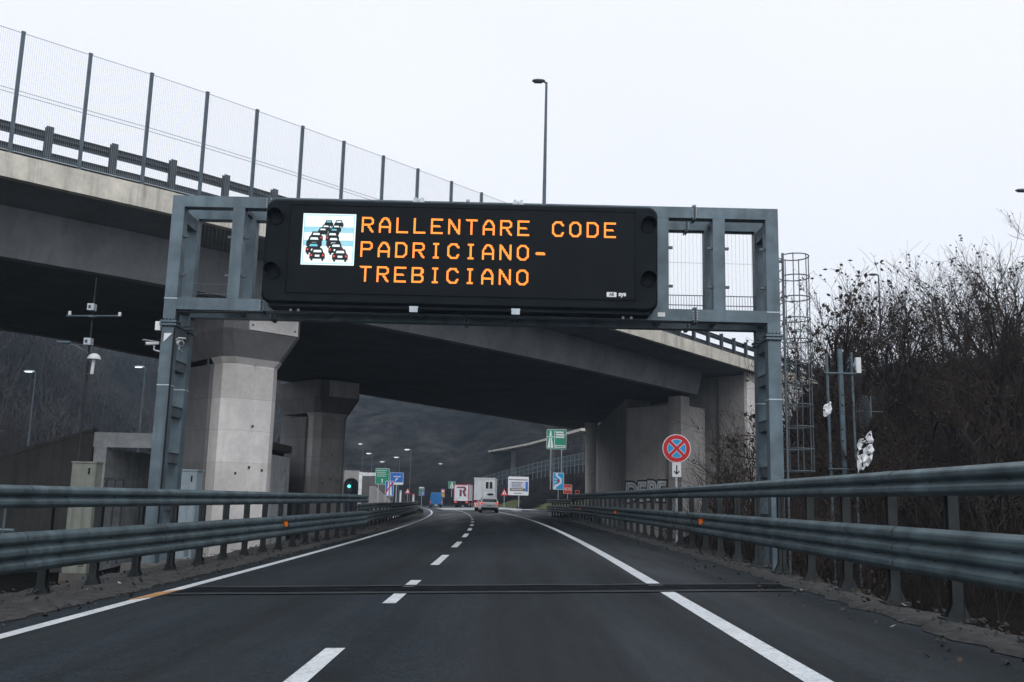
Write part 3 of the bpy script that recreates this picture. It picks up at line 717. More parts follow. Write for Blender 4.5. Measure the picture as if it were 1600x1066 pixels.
for x, z in ((-5.95, 8.06), (-5.95, 6.70), (3.18, 8.06), (3.18, 6.70)):
    mb = MB(); mb.disc((x, SY-.03, z), .17, .03, BLACKM); mb.disc((x, SY-.034, z), .13, .004, DARK); l = mb.build('warning_lamp', vm)
    mb = MB(); rs = []
    for yy, rr in ((SY-.03, .165), (SY-.30, .185)):
        rs.append([(x+rr*math.cos(a), yy+(0 if abs(math.sin(a)) < 2 else 0)+(0.16 if yy < SY-.1 and math.sin(a) < 0 else 0), z+rr*math.sin(a)) for a in [R(-20+220*k/16) for k in range(17)]])
    inn = [[(x+(px-x)*.93, py, z+(pz-z)*.93) for px, py, pz in r] for r in rs]
    loop = [r0+list(reversed(r1)) for r0, r1 in zip(rs, inn)]
    mb.rings(loop, BLACKM); mb.build('lamp_hood', l)
mb = MB(); mb.sheet((2.34, SY-.0145, 6.32), rrect(-.16, .08, -.06, .06, .02, 3), .004, SWHITE); text_mesh(mb, 'AE', .1, SBLACK, (2.30, SY-.024, 6.32), .002); text_mesh(mb, 'sys', .15, SWHITE, (2.56, SY-.02, 6.335), .006)
mb.build('maker_mark', vm)
for x in (-2.50, -.02):
    mb = MB(); mb.box(x-.14, x+.14, SY+.1, SY+.64, 8.572, 8.60, ZINC); mb.box(x-.12, x-.04, SY+.1, SY+.64, 8.602, 8.70, ZINC); mb.box(x+.04, x+.12, SY+.1, SY+.64, 8.602, 8.70, ZINC); mb.box(x-.03, x+.03, SY+.08, SY+.64, 8.602, 8.66, ZINC); mb.build('top_bracket', vm)
    mb = MB(); mb.box(x-.11, x+.11, SY+.05, SY+.64, 5.89, 5.926, ZINC); mb.box(x-.10, x+.10, SY+.02, SY+.05, 5.78, 5.926, ZINC); mb.build('bottom_bracket', vm)
for x in (-5.55, -5.36, 2.62, 2.82):
    mb = MB(); mb.disc((x, SY+.3, 5.82), .035, .02, ZINC, 10); mb.box(x-.02, x+.02, SY+.31, SY+.35, 5.82, 5.93, STEELD); mb.build('drain_nipple', vm)
mb = MB(); mb.box(-6.05, 3.25, SY+.08, SY+.6, 5.86, 5.928, BLACKM); mb.build('service_tray', vm)
mb = MB(); mb.box(3.52, 3.70, GY-.014, GY, 5.93, 6.04, WHITE); o = mb.build('notice_plate'); tag(o, 'small blank white plate fixed on the lower gantry beam beside the sign', 'plate')

# camera units on the gantry leg
def cctv(name, loc, yaw, label, k=1.):
    e = empty(name, loc, label, 'camera', 'security cameras on the gantry leg', yaw)
    mb = MB(); mb.tube([(0, .12, .02), (0, -.22, -.04)], .055*k, WHITE, 12); mb.box(-.065*k, .065*k, -.28, .1, .055*k, .07*k, WHITE); mb.build('housing', e, local=True)
    mb = MB(); mb.tube([(0, -.222, -.0405), (0, -.235, -.042)], .045*k, GLASSD, 12); mb.build('lens', e, local=True)
    mb = MB(); mb.tube([(0, .02, -.05), (0, .02, -.16), (.10, .12, -.2)], .02, ZINC, 6); mb.build('bracket', e, local=True)
cctv('security_camera', (-8.28, GY-.12, 4.97), .5, 'white camera on the inner face of the gantry leg above the pier', 1.3)
cctv('security_camera', (-8.95, GY-.05, 4.95), -.7, 'slim pale camera looking outwards from the outer side of the gantry leg', .8)
mb = MB(); mb.box(-8.98, -8.85, GY+.02, GY+.14, 5.30, 5.52, WHITE); mb.box(-8.852, -8.802, GY+.06, GY+.1, 5.38, 5.44, ZINC); o = mb.build('junction_box'); tag(o, 'small pale box on the outer side of the gantry leg above the cameras', 'box')
mb = MB(); mb.add([(-8.72, GY-.03, 5.0), (-8.52, GY-.03, 5.22), (-8.72, GY-.03, 5.22), (-8.72, GY-.001, 5.0), (-8.52, GY-.001, 5.22), (-8.72, GY-.001, 5.22)], [(0, 1, 2), (3, 5, 4), (0, 3, 4, 1), (1, 4, 5, 2), (2, 5, 3, 0)], WHITE); o = mb.build('triangular_plate'); tag(o, 'small white triangular plate on the front of the gantry leg', 'plate')

# ------------------------------------------------------------------ traffic signs
def post_sign(name, label, cat, c, w, h, face, frame=SWHITE, legs=(0,), zb=None, group=None, yaw=0., shape='rect', board=None):
    """c: world centre of the panel; face(mb) draws in local XZ with y<0 towards the traffic"""
    g = zb if zb is not None else H(c[0], c[1])
    e = empty(name, (c[0], c[1], g), label, cat, group, yaw); zc = c[2]-g
    mb = MB()
    if shape == 'rect': mb.sheet((0, 0, zc), rrect(-w/2, w/2, -h/2, h/2, min(w, h)*.05, 3), .03, frame)
    elif shape == 'disc': mb.disc((0, -.03, zc), w/2, .03, frame, 32)
    else: mb.sheet((0, 0, zc), [(-w/2, -h/2), (w/2, -h/2), (0, h/2)], .03, frame)
    mb.build('panel', e, local=True)
    mb = MB(); face(mb, zc); mb.build('symbol', e, local=True)
    for x in legs:
        mb = MB(); mb.tube([(x, .06, -.3), (x, .06, zc+h*.42)], .04 if w < 1.5 else .07, ZINC, 8); mb.build('pole', e, local=True)
    return e
def R_(mb, x0, x1, z0, z1, y, m): mb.sheet((0, y, 0), [(x0, z0), (x1, z0), (x1, z1), (x0, z1)], .004, m)

# no stopping sign with arrow plate
c = at(1057, 701, 30)
def nostop(mb, z):
    mb.disc((0, -.036, z), .425, .005, SRED, 40); mb.disc((0, -.042, z), .30, .005, SWHITE, 40); mb.disc((0, -.048, z), .285, .005, SCYAN, 40)
    for a in (45, -45):
        ca, sa = math.cos(R(a)), math.sin(R(a))
        for hw, y, m, L in ((.062, -.050 if a > 0 else -.0515, SWHITE, .292), (.045, -.0545 if a > 0 else -.0558, SRED, .30)):
            mb.sheet((0, y, z), [(u*ca-v*sa, u*sa+v*ca) for u, v in ((-L, -hw), (L, -hw), (L, hw), (-L, hw))], .001, m)
e = post_sign('no_stopping_sign', 'round red and blue no stopping sign with small white arrow plate below', 'road sign', c, .90, .90, nostop, shape='disc', zb=0)
mb = MB(); z0 = at(1057, 734, 30).z
mb.sheet((0, 0, z0), rrect(-.14, .14, -.23, .23, .015, 2), .02, SWHITE); mb.sheet((0, -.021, z0), [(-.02, .14), (-.02, -.09), (-.085, -.02), (-.085, -.075), (0, -.16), (.085, -.075), (.085, -.02), (.02, -.09), (.02, .14)], .004, SBLACK)
mb.build('arrow_plate', e, local=True)

def text_rows(mb, x0, x1, z0, z1, n, m, seed, fill=.62, y=-.04):
    rr = random.Random(seed); dz = (z1-z0)/n
    for k in range(n):
        x = x0+rr.uniform(0, .04)*(x1-x0); zc = z1-dz*(k+.5); end = x0+(x1-x0)*rr.uniform(.65, 1)
        while x < end:
            L = rr.uniform(.05, .13)*(x1-x0); R_(mb, x, min(x+L, end), zc-dz*fill/2, zc+dz*fill/2, y, m); x += L+.02*(x1-x0)
# green motorway sign
c = at(869.5, 686.5, 160)
def f_green(mb, z):
    R_(mb, -1.62, 1.62, z-1.62, z+1.62, -.034, SGREEN)
    mb.sheet((0, -.04, z), [(-1.5, -1.45), (-1.08, -1.45), (-1.08, .25), (-1.22, .25)], .004, SWHITE); mb.sheet((0, -.04, z), [(-.96, -1.45), (-.52, -1.45), (-.80, .25), (-.96, .25)], .004, SWHITE)
    mb.sheet((0, -.04, z), [(-1.2, .55), (-.82, .55), (-.92, 1.45), (-1.08, 1.45)], .004, SWHITE); R_(mb, -1.55, -.5, z+.34, z+.46, -.042, SWHITE)
    R_(mb, -.36, -.28, z-1.5, z+1.5, -.04, SWHITE); R_(mb, -.2, 1.5, z+.02, z+1.4, -.038, mat('sign_green_dark', (.01, .17, .10), .5, 0, 0))
    text_rows(mb, -.15, 1.45, z+.15, z+1.38, 3, SWHITE, 3, .72, -.043)
    R_(mb, -.2, 1.5, z-1.42, z-.98, -.04, SWHITE); text_rows(mb, -.1, 1.4, z-1.36, z-1.04, 1, SGREEN, 5, .6, -.046)
post_sign('motorway_sign', 'large square green motorway sign high on the slope beside the pillar', 'road sign', c, 3.35, 3.35, f_green, legs=(-.9, .9), zb=3.5)
# white information board
c = at(810, 759.5, 150)
def f_board(mb, z):
    text_rows(mb, -1.5, 1.5, z+.82, z+1.1, 1, SBLACK, 8, .55)
    R_(mb, -1.45, 1.3, z-.82, z+.70, -.036, mat('board_lilac', (.62, .64, .74), .5, 0, 0)); R_(mb, 1.12, 1.5, z-.85, z+.70, -.038, SBLUE)
    text_rows(mb, -1.1, 1.0, z-.28, z+.64, 4, SBLACK, 11, .45, -.042)
    R_(mb, -1.3, 1.08, z-.78, z-.38, -.042, SBROWN); text_rows(mb, -1.1, 1., z-.72, z-.46, 1, SWHITE, 13, .4, -.048)
    text_rows(mb, -.7, .7, z-1.28, z-1.0, 1, SBLACK, 14, .4)
post_sign('information_board', 'white roadside information board with rows of small dark writing', 'sign board', c, 3.25, 2.9, f_board, legs=(.1,), zb=-.1)
# warning triangle by the board
def tri(sym=True):
    def f(mb, z):
        mb.sheet((0, -.032, z), [(-.55, -.46), (.55, -.46), (0, .50)], .004, SRED); mb.sheet((0, -.038, z), [(-.33, -.34), (.33, -.34), (0, .24)], .004, SWHITE)
        if sym: R_(mb, -.06, .06, z-.3, z+.0, -.044, SBLACK)
    return f
c = at(788, 769, 149.5); post_sign('warning_sign', 'red warning triangle standing beside the white information board', 'road sign', c, 1.2, 1.1, tri(), frame=SRED, shape='tri', zb=-.1)
# blue lane sign and SOS sign
c = at(872.5, 752, 120)
def f_lane(mb, z):
    R_(mb, -.64, .64, z-1.0, z+1.0, -.034, SCYAN)
    mb.sheet((0, -.04, z), [(-.62, -.98), (-.3, -.98), (-.3, -.78), (.42, -.25), (.42, .3), (-.1, .72), (-.1, .98), (-.35, .98), (-.35, .66), (.2, .22), (.2, -.15), (-.62, -.72)], .004, SWHITE)
    mb.disc((.0, -.046, z+.02), .17, .004, SRED, 16)
    for k in range(3): mb.sheet((0, -.046, z+.25-.35*k), [(-.5, -.06), (-.25, -.06), (-.25, .06), (-.5, .06)], .004, SWHITE)
post_sign('lane_sign', 'upright light blue lane sign showing a bypass arrow next to the SOS sign', 'road sign', c, 1.38, 2.12, f_lane, zb=.1)
c = at(887, 764.5, 118)
def f_sos(mb, z):
    R_(mb, -.5, .5, z-.52, z+.52, -.034, mat('sign_orange_red', (.75, .07, .03), .5, 0, 0)); text_mesh(mb, 'SOS', .50, SWHITE, (0, -.042, z), .012)
post_sign('sos_sign', 'orange red square sign lettered SOS', 'road sign', c, 1.08, 1.12, f_sos, zb=.2)
c = at(902, 768, 66); c.z = 1.9
post_sign('hazard_marker', 'small red and white marker just above the end of the guardrail', 'marker', c, .32, .42, lambda mb, z: (R_(mb, -.14, .14, z-.02, z+.19, -.034, SRED), R_(mb, -.12, .12, z-.19, z-.04, -.034, SWHITE)), zb=0)
# signs on the other side
c = at(597.5, 744.5, 139)
def f_g2(mb, z):
    R_(mb, -1.1, 1.1, z-1.1, z+1.1, -.034, SGREEN); text_rows(mb, -.95, .9, z-.1, z+1.0, 4, SWHITE, 21, .3, -.04); mb.sheet((0, -.04, z), [(-.08, -.95), (.08, -.95), (.08, -.55), (.2, -.55), (0, -.3), (-.2, -.55), (-.08, -.55)], .004, SWHITE)
post_sign('direction_sign', 'square green direction sign beside the blue one beyond the flyover', 'road sign', c, 2.3, 2.3, f_g2, legs=(-.6, .6)).scale = (.88, 1, 1)
c = at(620, 748, 140)
def f_b2(mb, z):
    R_(mb, -.92, .92, z-.55, z+.85, -.034, SBLUE); text_rows(mb, -.5, .6, z+.1, z+.5, 1, SWHITE, 23, .4, -.04); mb.sheet((0, -.04, z), [(-.3, -.4), (-.2, -.4), (.1, -.05), (.25, -.05), (.12, .08), (-.1, .02)], .004, SWHITE); R_(mb, -.85, .9, z-.85, z-.62, -.034, SWHITE)
post_sign('direction_sign', 'blue direction sign with a white bottom strip next to the green one', 'road sign', c, 1.95, 1.78, f_b2, legs=(0,))
c = at(608.5, 763.5, 122)
def f_end(mb, z):
    R_(mb, -.5, .5, z-.9, z+.9, -.034, SBLUE)
    mb.sheet((0, -.04, z), [(-.36, -.85), (-.06, -.85), (-.06, .8), (-.18, .8)], .004, SWHITE); mb.sheet((0, -.04, z), [(.06, -.85), (.36, -.85), (.2, .8), (.06, .8)], .004, SWHITE)
    mb.sheet((0, -.046, z), [(-.5, -.72), (-.5, -.45), (.4, .9), (.5, .9), (.5, .7)], .004, SRED)
post_sign('end_of_motorway_sign', 'upright blue sign with a white road symbol crossed by a red bar', 'road sign', c, 1.08, 1.92, f_end)
c = at(637, 767, 170)
e = post_sign('warning_sign', 'two stacked red warning triangles on one pole left of the blue van', 'road sign', c, 1.1, 1.05, tri(False), frame=SRED, shape='tri')
c = at(662, 768, 170)
def f_multi(mb, z):
    R_(mb, -.5, .1, z-.1, z+.35, -.034, SGREEN); R_(mb, -.5, .3, z+.55, z+.75, -.034, SWHITE); R_(mb, .05, .5, z-.75, z-.05, -.036, SBLUE); R_(mb, .18, .28, z-.62, z-.1, -.04, SWHITE)
post_sign('sign_cluster', 'small white green and blue sign cluster just behind the blue van', 'road sign', (c.x-.35, c.y, c.z), 1.05, 1.6, f_multi, frame=mat('sign_back', (.2, .22, .23), .6, .2, .1))
c = at(692, 771, 200)
def f_kr(mb, z):
    mb.disc((0, -.036, z+.45), .38, .005, SRED, 20); mb.disc((0, -.042, z+.45), .24, .005, SWHITE, 20); mb.disc((0, -.036, z-.35), .36, .005, mat('sign_yellow', (.7, .35, .05), .5, 0, 0), 20)
post_sign('work_sign', 'red and yellow round signs on one post between the van and the lorry', 'road sign', c, .85, 1.8, f_kr, frame=mat('sign_back', (.2, .22, .23)), zb=-.3)
c = at(736, 729, 290)
post_sign('overhead_sign', 'blue sign standing high on the dark hillside above the lorries', 'road sign', c, 2.9, 2.8, lambda mb, z: (R_(mb, -1.38, 1.38, z-1.3, z+1.3, -.034, SBLUE), text_rows(mb, -1, .9, z-.3, z+.9, 3, mat('faded_sign_white', (.3, .36, .5), .5, 0, 0), 31, .3, -.04)), frame=SBLUE, legs=(-.8, .8))
c = at(706, 758, 210)
def f_gm(mb, z):
    R_(mb, -.74, .74, z-.74, z+.74, -.034, SGREEN); mb.sheet((0, -.04, z), [(-.4, -.7), (-.08, -.7), (-.05, .6), (-.15, .6)], .004, SWHITE); mb.sheet((0, -.04, z), [(.08, -.7), (.4, -.7), (.15, .6), (.05, .6)], .004, SWHITE)
post_sign('motorway_sign', 'green sign with a white road symbol behind the lorry with the big letter', 'road sign', c, 1.55, 1.55, f_gm, zb=-.4)
for px, py, Y, lab in ((646, 777, 150, 'short white marker post by the curve of the guardrail'), (626, 770, 150, 'slim marker post with a dark head near the crossed blue sign')):
    p = at(px, py, Y); g = H(p.x, p.y); e = empty('marker_post', (p.x, p.y, g), lab, 'post', 'marker posts at the curve')
    mb = MB(); mb.prism([(-.14, -.06), (.14, -.06), (.14, .06), (-.14, .06)], -.2, p.z-g+.35, WHITE); mb.box(-.145, .145, -.065, .065, p.z-g+.352, p.z-g+.55, SRED if px == 646 else DARK); mb.build('shaft', e, local=True)
    mb = MB(); mb.box(-.06, .06, -.075, -.066, p.z-g+.05, p.z-g+.25, SRED if px == 646 else SBLUE); mb.build('reflector', e, local=True)

# ------------------------------------------------------------------ street lamps
def lamp(p, label, hgt, side=-1, arm=.9, lit=True, k=1., group='street lamps', pk=1., pm=FENCEM):
    zb = p.z-hgt; e = empty('street_lamp', (p.x-side*arm*.6, p.y, zb), label, 'street lamp', group)
    x1 = side*arm*.6
    mb = MB(); mb.tube([(0, 0, -.2), (0, 0, hgt*.5), (0, 0, hgt-.02)], [.11*k*pk, .085*k*pk, .055*k*pk], pm, 8); mb.build('pole', e, local=True)
    mb = MB(); mb.tube([(0, 0, hgt-.06), (x1*.3, 0, hgt)], .045*k*pk, pm, 8); mb.build('arm', e, local=True)
    mb = MB(); a = x1*.15; b = x1*1.75
    rs = []
    for u, w, t in ((0, .05, .05), (.15, .13, .09), (.6, .17, .11), (.9, .13, .08), (1, .06, .03)):
        x = a+(b-a)*u; zz = hgt+.04+.12*u*0
        rs.append([(x, w*k*math.cos(q), zz+t*k*math.sin(q)*(1 if math.sin(q) > 0 else .5)) for q in [2*math.pi*j/10 for j in range(10)]])
    mb.rings(rs, STEELD if not lit else ZINC); hd = mb.build('lamp_head', e, local=True)
    mb = MB(); mb.box(min(a+(b-a)*.25, a+(b-a)*.85), max(a+(b-a)*.25, a+(b-a)*.85), -.11*k, .11*k, hgt-.035*k, hgt-.012*k, LAMPW if lit else GLASSD); mb.build('lens', hd, local=True)
    return e
p = at(841, 128, 48.5); lamp(p, 'tall slim street lamp rising from the flyover behind the message sign', p.z-11.25, -1, .75, False, 1.15)
p = at(1364, 430, 80); lamp(p, 'street lamp standing among the bare treetops', p.z-10.8, -1, .8, False, 1.1)
p = at(1599, 299, 62); lamp(p, 'street lamp head just entering the picture over the trees', p.z-8, -1, 1.2, False, 1.3)
far = [(636, 703, 150, 'tallest lit lamp above the blue direction sign'), (619, 715, 170, 'lit lamp standing between the green and blue direction signs and the tallest one'), (576, 709, 165, 'lit lamp over the tunnel mouth with the green light'),
       (563, 694, 210, 'high faint lamp behind the tunnel mouth'), (597, 722, 190, 'lit lamp directly over the green direction sign'), (563, 720, 240, 'second lamp head lower down the line above the tunnel roof'),
       (557, 728, 280, 'small distant lamp close above the tunnel roof beam'), (537, 733, 260, 'small distant lamp peeping out beside the second pier'), (688, 725, 230, 'lone faint lamp above the blue van'),
       (727, 694, 330, 'faint lamp high on the hillside above the lorry'), (733, 702, 400, 'tiny lamp just under the blue hillside sign'),
       (445, 686, 200, 'faint lamp glimpsed between the two piers'), (45, 581, 88, 'lit lamp on the brown hillside beyond the sensor mast'), (217, 574, 95, 'lit lamp between the sensor mast and the gantry leg'), (301, 642, 120, 'lit lamp seen just beside the pier and gantry leg')]
for px, py, Y, lab in far:
    p = at(px, py, Y); lamp(p, lab, max(3.5, p.z-H(p.x+.5, p.y)), -1, 1.1, True, 1.0, 'lit lamps in the distance', .8, FENCEM)

# ------------------------------------------------------------------ roadside equipment, near side of the hill
g0 = H(-13.9, 30.3)
ms = empty('sensor_mast', (-13.9, 30.3, g0), 'thin weather mast with a crossarm, grey boxes and a white dome sensor', 'mast')
mb = MB(); mb.tube([(-13.9, 30.3, g0-.2), (-13.9, 30.3, 5), (-13.9, 30.3, 8.25)], [.055, .045, .02], POSTM, 8); mb.build('pole', ms)
mb = MB(); mb.tube([(-14.72, 30.22, 6.93), (-12.92, 30.22, 6.97)], .03, STEEL, 6); mb.disc((-13.9, 30.22, 6.9), .16, .05, STEEL, 12, 'z'); mb.build('crossarm', ms)
for x in (-14.62, -12.98):
    mb = MB(); mb.tube([(x, 30.22, 6.96), (x, 30.22, 7.09)], .05, WHITE, 8); mb.build('sensor', ms)
for z in (7.22, 6.08):
    mb = MB(); mb.box(-13.98, -13.76, 30.02, 30.24, z-.11, z+.11, ZINC); mb.box(-13.93, -13.86, 30.0, 30.019, z-.05, z+.05, GLASSD); mb.build('equipment_box', ms)
mb = MB(); rs = []
for k in range(6): a = R(15*k); rs.append([(-13.62+.21*math.cos(a)*math.cos(q), 30.1+.21*math.cos(a)*math.sin(q), 5.5+.2*math.sin(a)) for q in [2*math.pi*j/14 for j in range(14)]])
mb.rings(rs, WHITE); d = mb.build('dome_sensor', ms, smooth=False)
mb = MB(); mb.tube([(-13.62, 30.1, 5.5), (-13.65, 30.1, 5.02)], .055, WHITE, 8); mb.tube([(-13.65, 30.1, 5.02), (-13.9, 30.26, 5.05)], .022, STEEL, 6); mb.build('stem', d)
mb = MB(); mb.tube([(-13.9, 30.26, 5.72), (-14.3, 30.2, 5.95), (-14.75, 30.15, 6.02)], .025, STEEL, 6); mb.box(-14.85, -14.45, 30.05, 30.2, 6.02, 6.08, STEEL); mb.build('sensor_arm', ms)
def cabinet(x0, x1, y0, y1, zt, m, label, vents=True):
    g = H((x0+x1)/2, y0); e = empty('equipment_cabinet', ((x0+x1)/2, (y0+y1)/2, g), label, 'cabinet')
    mb = MB(); mb.box(x0, x1, y0, y1, g+.5, zt-.05, m); mb.box(x0-.03, x1+.03, y0-.03, y1+.03, zt-.048, zt, m); mb.build('housing', e)
    mb = MB(); mb.box(x0-.05, x1+.05, y0-.05, y1+.05, g-.3, g+.5, CONC_OLD); mb.build('plinth', e)
    mb = MB(); mb.box(x0+.04, x0+(x1-x0)*.62, y0-.012, y0-.001, g+.56, zt-.1, m); mb.box(x0+(x1-x0)*.64, x1-.04, y0-.012, y0-.001, g+.56, zt-.1, m); mb.box(x0+(x1-x0)*.7, x0+(x1-x0)*.78, y0-.02, y0-.0125, zt-.4, zt-.2, DARK)
    for k in range(4): mb.box(x0+(x1-x0)*.66, x1-.08, y0-.018, y0-.0125, g+.7+k*.05, g+.72+k*.05, DARK)
    mb.build('door', e)
cabinet(-13.93, -13.18, 30, 30.5, 2.22, CREAM, 'cream steel equipment cabinet at the foot of the sensor mast')
cabinet(-10.98, -10.36, 31.2, 31.8, 2.08, mat('pale_blue_enamel', (.30, .37, .41), .5, 0, .1, 3, streak=.2), 'pale blue grey cabinet squeezed between the gantry leg and the pier')
pr_ = empty('pipe_railing', (-12, 17, H(-12, 17)), 'grey pipe railing on the lower ground behind the guardrail', 'railing')
for z in (1.02, .62):
    mb = MB(); mb.tube([(-16.5, 17.4, z), (-8.6, 16.6, z)], .03, STEEL, 6); mb.build('rail', pr_)
for k in range(5):
    x = -16.2+k*1.85; mb = MB(); y = 17.4-.8*(x+16.5)/7.9; mb.tube([(x, y, H(x, y)-.2), (x, y, 1.02)], .025, STEELD, 6); mb.build('post', pr_)
# concrete underpass with wing wall
up = empty('underpass', (-17, 46, -2), 'pale stained concrete underpass mouth below the dark hillside', 'underpass')
mb = MB(); mb.box(-20.0, -12.4, 45, 45.5, 3.36, 4.06, CONC_PORTAL); mb.build('lintel', up)
mb = MB(); mb.box(-19.95, -19.35, 45.02, 45.5, -2.5, 3.358, CONC_PORTAL); mb.box(-19.6, -19.35, 45.502, 53, -2.5, 3.3, CONC_PORTAL); mb.build('side_wall', up)
mb = MB(); mb.box(-12.95, -12.45, 45.02, 53, -2.5, 3.358, CONC_PORTAL); mb.build('side_wall', up)
mb = MB(); mb.box(-20, -12.4, 45.502, 53, 3.6, 4.0, CONC_OLD); mb.box(-19.4, -12.9, 53.002, 53.3, -2.5, 3.6, DARK); mb.build('roof_slab_and_shade_panel', up)  # near-black back panel: darkness inside the mouth put into its colour
mb = MB(); mb.sheet((0, 45.3, 0), [(-20.0, -2.5), (-20.0, 4.05), (-20.6, 3.95), (-28.5, 1.35), (-34, -.4), (-34, -2.5)], .35, CONC_OLD)
mb.add([(-20.0, 44.9, 4.08), (-34, 44.9, -.42), (-34, 45.35, -.42), (-20, 45.35, 4.08), (-20.0, 44.9, 4.25), (-34, 44.9, -.22), (-34, 45.35, -.22), (-20, 45.35, 4.25)], [(0, 1, 2, 3), (4, 7, 6, 5), (0, 4, 5, 1), (1, 5, 6, 2), (2, 6, 7, 3), (3, 7, 4, 0)], CONC_OLD)
mb.build('wing_wall', up)
mb = MB()
for x in (-19.0, -18.6, -18.2): mb.box(x-.03, x+.03, 44.5, 44.56, -2, 1.9, STEELD)
mb.box(-19.1, -17.6, 44.49, 44.57, 1.8, 1.9, STEELD); mb.box(-19.1, -17.6, 44.49, 44.57, 1.25, 1.32, STEELD); mb.build('barrier', up)
# rounded wall next to the first pier
mb = MB(); a = at(413, 712, 60); rr = [(-17.6, -3), (-17.6, 4.3)] + [(-16.9+1.75*math.sin(R(9*k)), 2.3+2.0*math.cos(R(9*k))) for k in range(11)] + [(-15.15, -3)]
mb.sheet((0, 66, 0), rr, 6, CONC_PIER); o = mb.build('retaining_wall'); tag(o, 'round shouldered concrete wall just behind the first pier', 'wall')
# tunnel mouths beyond the piers
tp = empty('tunnel_portal', (-30, 150, -2), 'concrete tunnel mouths with rounded openings beyond the second pier', 'tunnel')
def px2x(px, Y=150): return at(px, 760, Y).x
xa, xb, xc1, xd, xe, xf = px2x(420), px2x(430), px2x(458), px2x(537), px2x(560), px2x(603)
def arch_wall(x0, x1, z0, z1, zt):     # lintel with rounded underside corners
    r = 1.0; p = [(x0, zt), (x0, z1-r)] + [(x0+r-r*math.cos(R(15*k)), z1-r+r*math.sin(R(15*k))) for k in range(1, 7)] + [(x1-r+r*math.sin(R(15*k)), z1-r+r*math.cos(R(15*k))) for k in range(0, 6)] + [(x1, z1-r), (x1, zt)]
    return p
for a, b in ((xb, xc1), (xd, xe)):
    mb = MB(); mb.sheet((0, 150.8, 0), arch_wall(a, b, -3, 4.1, 5.3), .8, CONC_ABUT); mb.build('lintel', tp)
    mb = MB(); mb.box(a, b, 160, 160.3, -3, 5.2, DARK); mb.box(a, b, 150.802, 160, 4.6, 5.2, CONC_OLD); mb.build('bore', tp)  # end panel near-black: shade deep in the bore is painted on
for a, b, m in ((xa, xb, CONC_ABUT), (xc1, xd, CONC_OLD)):
    mb = MB(); mb.box(a+.002, b-.002, 150, 160, -3, 5.25, m); mb.build('wall', tp)
mb = MB(); mb.box(xe+.002, xe+.5, 150.0, 160, -3, 5.1, CONC_PORTAL); mb.box(xe+.502, xf, 150.4, 150.8, 4.55, 5.05, CONC_PORTAL); mb.box(xe+.502, xf, 150.5, 160, -3, 4.5, CONC_OLD); mb.build('wall', tp)
mb = MB(); x0 = px2x(578, 146); mb.sheet((0, 146, 0), [(x0, -3), (x0, 2.9), (x0+.8, 2.9), (x0+3.6, .4), (x0+3.6, -3)], .5, CONC_ABUT); mb.build('wing_wall', tp)
for px, py, s in ((454, 761, .22), (452, 769, .3), (457, 771, .2), (434, 756, .12)):
    p = at(px, py, 156); mb = MB(); mb.box(p.x-s, p.x+s, 156, 156.1, p.z-s, p.z+s*1.2, LAMPW); mb.build('lamp', tp)
p = at(545.5, 760, 149.5)
tl = empty('traffic_light', (p.x, p.y, p.z-3.2), 'traffic light showing green inside the tunnel mouth', 'traffic light')
mb = MB(); mb.box(-.42, .42, .0, .35, 2.3, 3.9, DARK); mb.tube([(0, .2, -1.5), (0, .2, 2.2)], .08, STEELD, 8); mb.build('housing', tl, local=True)
mb = MB(); mb.disc((0, -.03, 3.2), .25, .03, GREENL, 20); mb.build('green_light', tl, local=True)
# raised road along the far slope, and fence above the verge
vp = [at(910, 668, 150), at(882, 676, 165), at(855, 684, 180), at(825, 692, 195), at(795, 698, 212), at(762, 704, 235)]
hv = empty('hillside_viaduct', (vp[2].x, vp[2].y, 0), 'pale curved edge of a raised road running across the dark slope', 'bridge')
mb = MB(); sweep(mb, [(p.x, p.y, p.z-.55, 1) for p in vp], [(0, 0), (.25, .0), (.25, .42), (0, .42)], CONC_EDGE, 3.0); mb.build('deck', hv)
for p in vp[::2]:
    mb = MB(); mb.box(p.x+.6, p.x+1.6, p.y+1, p.y+2, H(p.x, p.y)-1, p.z-.56, CONC_OLD); mb.build('column', hv)
fp = [at(918, 707, 128), at(880, 714, 140), at(840, 723, 156), at(800, 733, 178), at(760, 744, 205), at(735, 752, 225)]
sf = empty('slope_fence', (fp[0].x, fp[0].y, fp[0].z-2), 'weathered mesh fence along the top of the slope behind the SOS sign', 'fence')
for i in range(len(fp)-1):
    for k in range(6):
        p = fp[i].lerp(fp[i+1], k/6); q = fp[i].lerp(fp[i+1], (k+1)/6); mb = MB()
        for zz in (0, -.75, -1.5): mb.tube([p+Vector((0, 0, zz)), q+Vector((0, 0, zz))], .035, STEEL, 4)
        for j in range(1, 8): r_ = p.lerp(q, j/8); mb.box(r_.x-.012, r_.x+.012, r_.y-.012, r_.y+.012, r_.z-1.55, r_.z, STEELD)
        mb.build('mesh_panel', sf)
        mb = MB(); mb.box(p.x-.06, p.x+.06, p.y-.06, p.y+.06, p.z-2.6, p.z+.1, STEEL); mb.build('post', sf)
